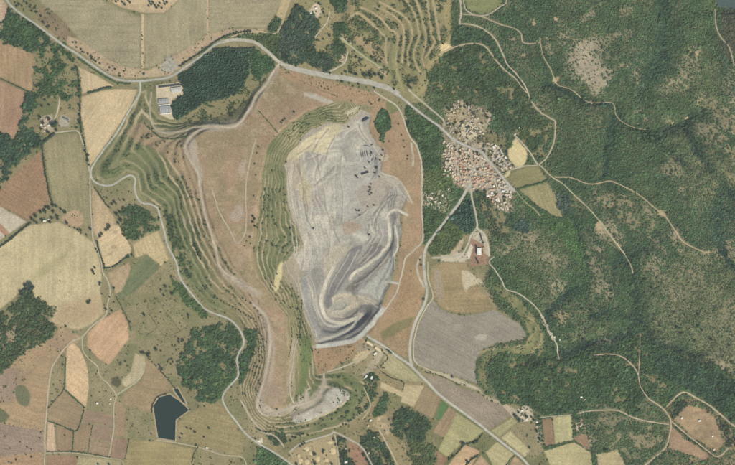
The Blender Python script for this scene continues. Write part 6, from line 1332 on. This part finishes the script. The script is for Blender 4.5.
# streets that houses keep clear of
def road_clear(u, v, lim):
    for (nm, lab, w, c, pts), p in zip(ROADS, ROADPTS):
        if np.min(np.hypot(p[:, 0] - u, p[:, 1] - v)) < w / 2 + lim: return False
    return True
def road_dir(u, v):
    best = (1e9, 0)
    for p in ROADPTS:
        d = np.hypot(p[:, 0] - u, p[:, 1] - v); k = int(np.argmin(d)); k2 = min(k + 1, len(p) - 1); k1 = k2 - 1
        if d[k] < best[0]: best = (d[k], math.atan2(-(p[k2][1] - p[k1][1]), p[k2][0] - p[k1][0]))
    return best[1]
HR = random.Random(11)
HOUSES = []
for qn, lm, lp, poly, sp, nmax, cols, ang in QUART:
    poly = np.array(poly, float); x0, y0 = poly.min(0); x1, y1 = poly.max(0); got = []
    for _ in range(4000):
        if len(got) >= nmax: break
        u, v = HR.uniform(x0, x1), HR.uniform(y0, y1)
        if not inside(np.array([u], np.float32), np.array([v], np.float32), poly)[0]: continue
        if any((u - a) ** 2 + (v - b_) ** 2 < sp * sp for a, b_ in HOUSES): continue
        if not road_clear(u, v, 0.75): continue
        HOUSES.append((u, v)); got.append((u, v))
    recs = []
    for u, v in got:
        c = HR.choice(cols); sz = HR.choice(['small', 'medium', 'medium', 'large'] if sp < 3 else ['small', 'medium'])
        recs.append((u, v, c, sz, road_dir(u, v) + HR.choice([0, 0, math.pi / 2]) + HR.gauss(0, 0.08)))
    for c in set(r_[2] for r_ in recs):
        sub = sorted([r_ for r_ in recs if r_[2] == c], key=lambda r_: math.hypot(r_[0] - lp[0], r_[1] - lp[1]))
        for i, (u, v, c_, sz, a) in enumerate(sub):
            house(u, v, sz, c_, a, '%s %s-roofed house in the %s, %s nearest the %s' % (sz, RN[c_], qn, ORD(i + 1), lm), 'houses of the village ' + qn, HR.randrange(4), chim=sz != 'small')

# garden trees of the village
vt = []
for _ in range(3000):
    if len(vt) >= 36: break
    u, v = HR.uniform(442, 514), HR.uniform(100, 212)
    if not inside(np.array([u], np.float32), np.array([v], np.float32), VIL)[0]: continue
    if any((u - a) ** 2 + (v - b_) ** 2 < 4.0 for a, b_ in HOUSES + vt) or not road_clear(u, v, 0.8): continue
    vt.append((u, v))
trees('in the village gardens', vt, 2.1, 'dark')

# larger halls
def hall(name, label, cat, uv0, uv1, wpx, h, roofc, wallc=(200, 194, 182), rise=1.6, ribs=0, group=None, doors=2):
    (u0, v0), (u1, v1) = uv0, uv1
    L = math.hypot(u1 - u0, v1 - v0) * S; D = wpx * S; ang = math.atan2(-(v1 - v0), u1 - u0)
    e = empty(name, at((u0 + u1) / 2, (v0 + v1) / 2), ang)
    child('wall', gable_wall(L, D, h, rise, mat(wallc, 'wall')), e)
    ro = child('roof', gable_roof(L, D, h, rise, mat(roofc, 'roof'), 0.6), e)
    k = rise / (D / 2)
    for i in range(ribs):
        x = -L / 2 + L * (i + 0.5) / ribs
        sl_ = raw_mesh('roof_rib', [slab(x - 0.45, x + 0.45, -D / 2 - 0.5, h + 0.75 - 0.5 * k, -0.4, h + rise + 0.75 - 0.4 * k, 0.3), slab(x + 0.45, x - 0.45, D / 2 + 0.5, h + 0.75 - 0.5 * k, 0.4, h + rise + 0.75 - 0.4 * k, 0.3)], mat((210, 206, 198), 'roof'))
        child('roof_rib', sl_, ro)
    for i in range(doors):
        x = -L / 2 + L * (i + 0.5) / doors
        child('door', raw_mesh('door', [(box_v(x - 1.8, x + 1.8, -D / 2 - 0.1, -D / 2, -0.3, min(h - 0.6, 3.6)), BOX_F)], MDOOR), e)
        child('window', raw_mesh('window', [(box_v(x - 1.5, x + 1.5, D / 2, D / 2 + 0.08, 1.2, min(h - 0.5, 2.8)), BOX_F)], MGLASS), e)
    tag(e, label, cat, group)
hall('shed', 'long narrow dark roofed shed along the top of the works yard', 'shed', (158.8, 87.0), (180, 84.4), 1.5, 4.5, (72, 72, 74), ribs=0, rise=0.9, doors=6)
hall('warehouse', 'pale grey warehouse at the right of the works yard', 'warehouse', (171.8, 90.6), (181.2, 89.4), 5.2, 7, (186, 182, 174), ribs=4, rise=1.8)
hall('annex', 'narrow white annex left of the pale grey warehouse', 'building', (171.2, 87.6), (171.9, 92.8), 0.9, 5, (228, 226, 220), rise=0.7, doors=1)
hall('warehouse', 'grey ribbed warehouse in the middle of the works yard', 'warehouse', (158.6, 101.6), (168.6, 100.8), 4.6, 7, (148, 148, 148), ribs=6, rise=1.8)
hall('warehouse', 'lower of the two grey ribbed works warehouses', 'warehouse', (160.0, 109.8), (170.4, 109.0), 6.2, 7, (150, 150, 152), ribs=6, rise=2.0)
hall('annex', 'thin white strip building between the grey works warehouses', 'building', (159.0, 105.4), (170.0, 104.6), 1.0, 4, (226, 222, 214), rise=0.6, doors=3)
hall('annex', 'thin white strip building below the lower works warehouse', 'building', (160.6, 114.0), (171.0, 113.2), 0.9, 4, (222, 216, 206), rise=0.6, doors=3)
hall('shed', 'white roofed shed in the middle of the brown mine yard', 'shed', (479.2, 248.2), (479.2, 255.0), 3.8, 8, (232, 230, 224), rise=1.2, ribs=3)
hall('shed', 'narrow dark roofed shed left of the white mine shed', 'shed', (476.2, 245.2), (476.4, 253.4), 1.1, 6, (58, 58, 62), rise=0.6, doors=3)
hall('shed', 'slanting dark roofed shed below the white mine shed', 'shed', (475.9, 257.6), (478.6, 263.4), 1.2, 6, (50, 50, 54), rise=0.6, doors=2)
hall('shed', 'slanting dark roofed shed at the head of the brown mine yard', 'shed', (480.2, 233.6), (483.2, 243.6), 1.0, 5, (74, 80, 74), rise=0.6, doors=3)
hall('shed', 'beige shed right of the white mine shed', 'shed', (483.4, 247.4), (484.4, 253.6), 2.0, 6, (176, 152, 120), rise=1.0, doors=2)
hall('office', 'cream roofed mine office beside the straight road, upper of two', 'office', (366.8, 341.6), (372.6, 345.4), 2.2, 6, (216, 198, 158), rise=1.4, doors=4)
hall('office', 'cream roofed mine office beside the straight road, lower of two', 'office', (375.2, 347.4), (381.6, 351.2), 2.6, 6, (212, 192, 152), rise=1.5, doors=4)
house(375, 353.8, 'large', WHI, 0.6, 'white house just below the two cream mine offices', None)
house(366.2, 340.6, 'small', DRK, 0.6, 'tiny dark roofed hut beside the upper cream office', None, chim=False)
hall('barn', 'long grey green barn on the grey pad of the walled farm', 'barn', (63.2, 117.4), (68.6, 120.0), 1.5, 5, (100, 110, 108), rise=1.0, doors=3)
for i, (u, v, c, sz, a, lab) in enumerate([
    (48.6, 125.4, WHI, 'medium', 0.3, 'white roofed farmhouse in the middle of the walled farm'), (43.6, 121.6, BEI, 'large', 1.2, 'large beige farm building at the west of the walled farm'), (45.0, 127.4, BEI, 'medium', 0.2, 'beige farm building south of the white farmhouse'),
    (41.2, 124.6, WHI, 'small', 0.2, 'tiny white hut at the far west of the walled farm'), (46.6, 118.8, TER, 'medium', 0.9, 'terracotta farm building at the north of the walled farm'), (44.4, 131, BEI, 'small', 0.4, 'tiny beige hut at the south of the walled farm')]):
    house(u, v, sz, c, a, lab, None, i % 4)
for i, (u, v, c, sz, a, lab) in enumerate([
    (44.6, 220.6, WHI, 'large', 0.1, 'large white farmhouse on the hedge of the broad straw field'), (48.6, 219.4, WHI, 'small', 0.1, 'small white outbuilding right of the large white farmhouse'), (50.2, 222, GRY, 'small', 0.4, 'small grey outbuilding below the large white farmhouse'),
    (366.0, 376.4, WHI, 'large', 1.0, 'white house on the tree lined lane below the mine offices'), (371.6, 377.6, WHI, 'large', 1.1, 'large white house right of the lane below the mine offices'), (364.6, 378.4, WHI, 'small', 0.3, 'tiny white hut left of the tree lined lane'),
    (374, 438, WHI, 'medium', 0.4, 'white house among dark trees at the bottom centre'), (370.6, 420.4, WHI, 'medium', 0.6, 'white house north of the pale hollow field'), (368, 426, BEI, 'medium', 1.1, 'beige house west of the pale hollow field'), (369, 431.6, BEI, 'small', 0.2, 'small beige house above the bottom centre trees'),
    (346, 462, WHI, 'large', 0.2, 'white house beside the strip of trees at the bottom'), (369, 453, BEI, 'medium', 1.0, 'beige house beside the grey lane at the bottom'), (345.6, 449, BEI, 'small', 0.6, 'small beige house inside the strip of trees'),
    (522, 410.6, WHI, 'medium', 0.3, 'white house in the round pale hamlet clearing, northernmost'), (527.4, 410.2, BEI, 'medium', 0.9, 'beige house in the round pale hamlet clearing, easternmost'), (521.6, 416.4, BEI, 'medium', 0.2, 'beige house in the round pale hamlet clearing, westernmost'), (526.4, 419.4, WHI, 'small', 0.5, 'small white house in the round pale hamlet clearing, southernmost'),
    (537, 422, WHI, 'medium', 0.1, 'white house at the start of the lane east of the hamlet'), (536.6, 426.6, BEI, 'small', 0.4, 'small beige house below the lane east of the hamlet'), (540.4, 435.8, WHI, 'medium', 0.6, 'white house among trees south of the hamlet'), (581, 397, WHI, 'medium', 0.3, 'white house in the forest clearing at the bottom right'),
    (584.6, 399.6, BEI, 'small', 0.3, 'small beige house right of the forest clearing house'), (580.4, 425.6, BEI, 'medium', 0.5, 'beige house on the pinkish yard below the forest clearing'), (681, 417.6, WHI, 'medium', 1.0, 'white house in the dry tan pasture, western one'), (698.6, 420.2, WHI, 'medium', 0.4, 'white house in the dry tan pasture, middle one'),
    (711.4, 435.6, WHI, 'small', 0.4, 'small white house in the dry tan pasture, eastern one'), (713, 449, BEI, 'medium', 0.7, 'beige house at the lower end of the diagonal lane'), (207, 448, WHI, 'medium', -0.2, 'white house on the thin lane below the reservoir'), (212, 450.6, GRY, 'small', -0.3, 'small grey hut on the thin lane below the reservoir'),
    (97.4, 403.4, WHI, 'medium', -0.5, 'white farm hut on the brown patch south of the teardrop field'), (110.6, 399, WHI, 'small', 0.4, 'small white hut at the lane junction south west'), (110, 403.6, BEI, 'small', 0.3, 'small beige hut below the lane junction south west'), (430.4, 197.4, BEI, 'medium', 0.4, 'beige house alone on the western garden plots by the pit track'),
    (554.6, 337, WHI, 'small', 1.0, 'small white hut at the end of the pale quarry track'), (559.6, 340, WHI, 'small', 1.0, 'small white hut right of the pale quarry track'), (259.6, 441.2, WHI, 'medium', -0.5, 'white house on the pale pad beside the bottom road'), (316, 8, WHI, 'medium', 0.4, 'white house in the sandy clearing at the top'),
    (311, 13, WHI, 'small', 0.6, 'small white hut at the edge of the sandy clearing at the top'), (519, 128, WHI, 'small', 1.2, 'small white hut on the path above the threshing ground'), (515, 134.4, WHI, 'small', 0.9, 'small white hut at the tip of the threshing ground')]):
    house(u, v, sz, c, a, lab, None, i % 4, chim=sz != 'small')

# ------------------------------------------------------------------ pit equipment and heaps
def heap(label, u0, v0, u1, v1, wpx, h, c, group, name='spoil_ridge', cat='spoil ridge', seed=0):
    L = math.hypot(u1 - u0, v1 - v0) * S; D = wpx * S; r = np.random.default_rng(seed + int(u0 * 7 + v0 * 3))
    n = max(4, int(L / 4)); V_, F_ = [], []; prof = [(-0.5, -0.8), (-0.34, 0.45), (-0.1, 0.95), (0.12, 1.0), (0.32, 0.5), (0.5, -0.8)]
    for i in range(n + 1):
        e = math.sin(math.pi * min(1, max(0.06, i / n))) ** 0.35 if 0 < i < n else 0.25
        for a, b_ in prof:
            V_.append((-L / 2 + L * i / n + r.normal(0, 0.3), a * D * (0.6 + 0.4 * e) + r.normal(0, 0.25), (b_ * h * e if b_ > 0 else -1.0) + r.normal(0, 0.15)))
    m = len(prof)
    for i in range(n):
        F_ += [[i * m + k, (i + 1) * m + k, (i + 1) * m + k + 1, i * m + k + 1][::-1] for k in range(m - 1)]
    F_ += [list(range(m)), list(range(n * m, n * m + m))[::-1]]
    o = mesh_obj(name, V_, F_, mat(c, 'heap')); o.location = at((u0 + u1) / 2, (v0 + v1) / 2); o.rotation_euler = (0, 0, math.atan2(-(v1 - v0), u1 - u0))
    tag(o, label, cat, group)
Y = lambda x, y: (345 + x / 9.3, 140 + y / 9.3)
for i, (a, b_) in enumerate([((145, 108), (155, 156)), ((164, 98), (172, 156)), ((180, 98), (190, 152)), ((198, 94), (210, 150)), ((233, 88), (240, 150))]):
    heap('%s from the west of five narrow dark ridges on the pit floor' % ORD(i + 1), *Y(*a), *Y(*b_), 1.0, 4.5, (112, 106, 104), 'dark ridges on the pit floor')
heap('dark heap north of the narrow spoil ridges', *Y(172, 50), *Y(220, 56), 1.4, 4, (124, 118, 114), None, 'spoil_heap', 'heap')
heap('small dark heap at the northern end of the pit floor', *Y(240, 46), *Y(262, 38), 1.4, 4, (84, 80, 80), None, 'spoil_heap', 'heap')
heap('small dark heap east of the fifth spoil ridge', *Y(246, 190), *Y(262, 168), 2.0, 4, (100, 96, 98), None, 'spoil_heap', 'heap')
heap('small dark heap right of the parked trucks', *Y(284, 160), *Y(290, 188), 1.6, 4, (98, 94, 96), None, 'spoil_heap', 'heap')
hall('shed', 'long dark machine shed on the pit floor', 'shed', Y(152, 318), Y(216, 296), 1.5, 5, (64, 64, 66), rise=0.8, doors=3)
hall('shed', 'short dark machine shed near the eastern pit wall', 'shed', Y(282, 262), Y(308, 248), 1.9, 5, (60, 60, 62), rise=0.8, doors=1)
# dump trucks
MTR = mat((58, 58, 62), 'truck', 0.6); MTRY = mat((150, 124, 60), 'truck', 0.5); MTY = mat((34, 34, 36), 'tyre')
def wheel_mesh():
    V_, F_ = [], []; n = 14
    for x in (-0.55, 0.55):
        V_ += [(x, 1.35 * math.cos(a), 1.35 * math.sin(a)) for a in np.linspace(0, 6.283, n, endpoint=False)]
    F_ = [[i, (i + 1) % n, n + (i + 1) % n, n + i] for i in range(n)] + [list(range(n))[::-1], list(range(n, 2 * n))]
    return raw_mesh('wheel', [(V_, F_)], MTY)
TRK = (raw_mesh('chassis', [(box_v(-1.6, 1.6, -4.8, 4.8, 1.2, 2.2), BOX_F)], MTR), raw_mesh('dump_body', [(box_v(-2.5, 2.5, -5.2, 2.4, 2.4, 2.8), BOX_F), (box_v(-2.8, -2.5, -5.2, 2.4, 2.4, 4.6), BOX_F), (box_v(2.5, 2.8, -5.2, 2.4, 2.4, 4.6), BOX_F), (box_v(-2.8, 2.8, 2.4, 2.8, 2.4, 4.9), BOX_F), (box_v(-2.6, 2.6, 2.8, 4.4, 4.6, 4.9), BOX_F)], MTR),
       raw_mesh('cab', [(box_v(-2.2, 0.6, 3.0, 5.0, 2.2, 4.5), BOX_F)], MTRY), raw_mesh('bonnet', [(box_v(-2.0, 2.0, 4.0, 5.8, 1.4, 2.9), BOX_F)], MTRY), wheel_mesh())
def truck(u, v, ang, label):
    e = empty('dump_truck', at(u, v), ang)
    for nm, me in zip(('chassis', 'dump_body', 'cab', 'bonnet'), TRK): child(nm, me, e)
    for x, y in ((-2.1, 3.4), (2.1, 3.4), (-2.1, -2.8), (2.1, -2.8)):
        w_ = child('wheel', TRK[4], e); w_.location = (x, y, 1.3)
    tag(e, label, 'dump truck', 'dump trucks on the pit floor')
trk = [Y(185, 258), Y(275, 305), Y(100, 330), Y(112, 346), Y(220, 204), Y(240, 408), Y(222, 438), Y(320, 340), (356, 210), (359, 210.5), (359.6, 215), (370, 190), (371.4, 193), (368.4, 191.6), (370.4, 187.4), (374, 205), (381.4, 155), (380, 160), (371.4, 152.4), (383, 150), (348.4, 127), (369.6, 194.6), (367.8, 206.6), (369, 234.5), (313.4, 228.4)]
trk.sort(key=lambda q: q[1])
for i, (u, v) in enumerate(trk):
    truck(u, v, HR.uniform(0, 6.28), 'dark dump truck on the grey pit floor, %s from the northern end' % ORD(i + 1))
# pale sand mounds of the compound
for i, (u, v, ru, rv, lab) in enumerate([(306.4, 449.2, 3.4, 2.8, 'angular one by the grey lane'), (310.8, 453.4, 2.4, 2.6, 'left of the large dark tree'), (330, 442.4, 3.2, 1.8, 'flat one nearest the lane fork'), (332.8, 451, 3.4, 3.6, 'broad one beside the straight lane'), (317.6, 459, 2.8, 3.2, 'pinkish one in the middle'),
                                        (325.8, 460.4, 3.2, 1.9, 'oval one at the bottom centre'), (300.4, 461, 2.8, 3, 'one at the lower left'), (307, 462, 2.6, 3, 'one at the bottom left of centre'), (298.6, 455.8, 1.4, 2.4, 'narrow one at the far left'), (318.6, 465.6, 2.6, 1.6, 'one cut by the bottom edge')]):
    n = 14; r = np.random.default_rng(i + 5); V_ = []; F_ = []
    for k, (rr, zz) in enumerate([(1.0, -0.6), (0.86, 0.9), (0.6, 1.7), (0.3, 2.0)]):
        V_ += [(rr * ru * S * math.cos(a) * (1 + r.normal(0, 0.07)), rr * rv * S * math.sin(a) * (1 + r.normal(0, 0.07)), zz + r.normal(0, 0.12)) for a in np.linspace(0, 6.283, n, endpoint=False)]
    for k in range(3): F_ += [[k * n + j, k * n + (j + 1) % n, (k + 1) * n + (j + 1) % n, (k + 1) * n + j] for j in range(n)]
    F_.append(list(range(3 * n, 4 * n)))
    o = mesh_obj('sand_mound', V_, F_, mat((204, 180, 138), 'sand'), smooth=True); o.location = at(u, v)
    tag(o, 'low pale sand mound in the sandy compound, ' + lab, 'sand mound', 'sand mounds in the compound')

# ------------------------------------------------------------------ thin summer haze between the ground and the aircraft
HZ = 33500.0
vtx = box_v(-HZ, HZ, -HZ, HZ, float(Z.min()) - 400.0, CAM_H + 300.0)
hz = mesh_obj('haze', vtx, BOX_F, None)
mh_ = bpy.data.materials.new('haze'); mh_.use_nodes = True; nt = mh_.node_tree
nt.nodes.remove(nt.nodes['Principled BSDF'])
pv = nt.nodes.new('ShaderNodeVolumePrincipled'); pv.inputs['Color'].default_value = (0.93, 0.95, 1.0, 1); pv.inputs['Density'].default_value = HAZE
nt.links.new(pv.outputs[0], nt.nodes['Material Output'].inputs['Volume'])
hz.data.materials.append(mh_)
tag(hz, 'thin pale summer haze over the whole landscape', 'haze', None, 'stuff')
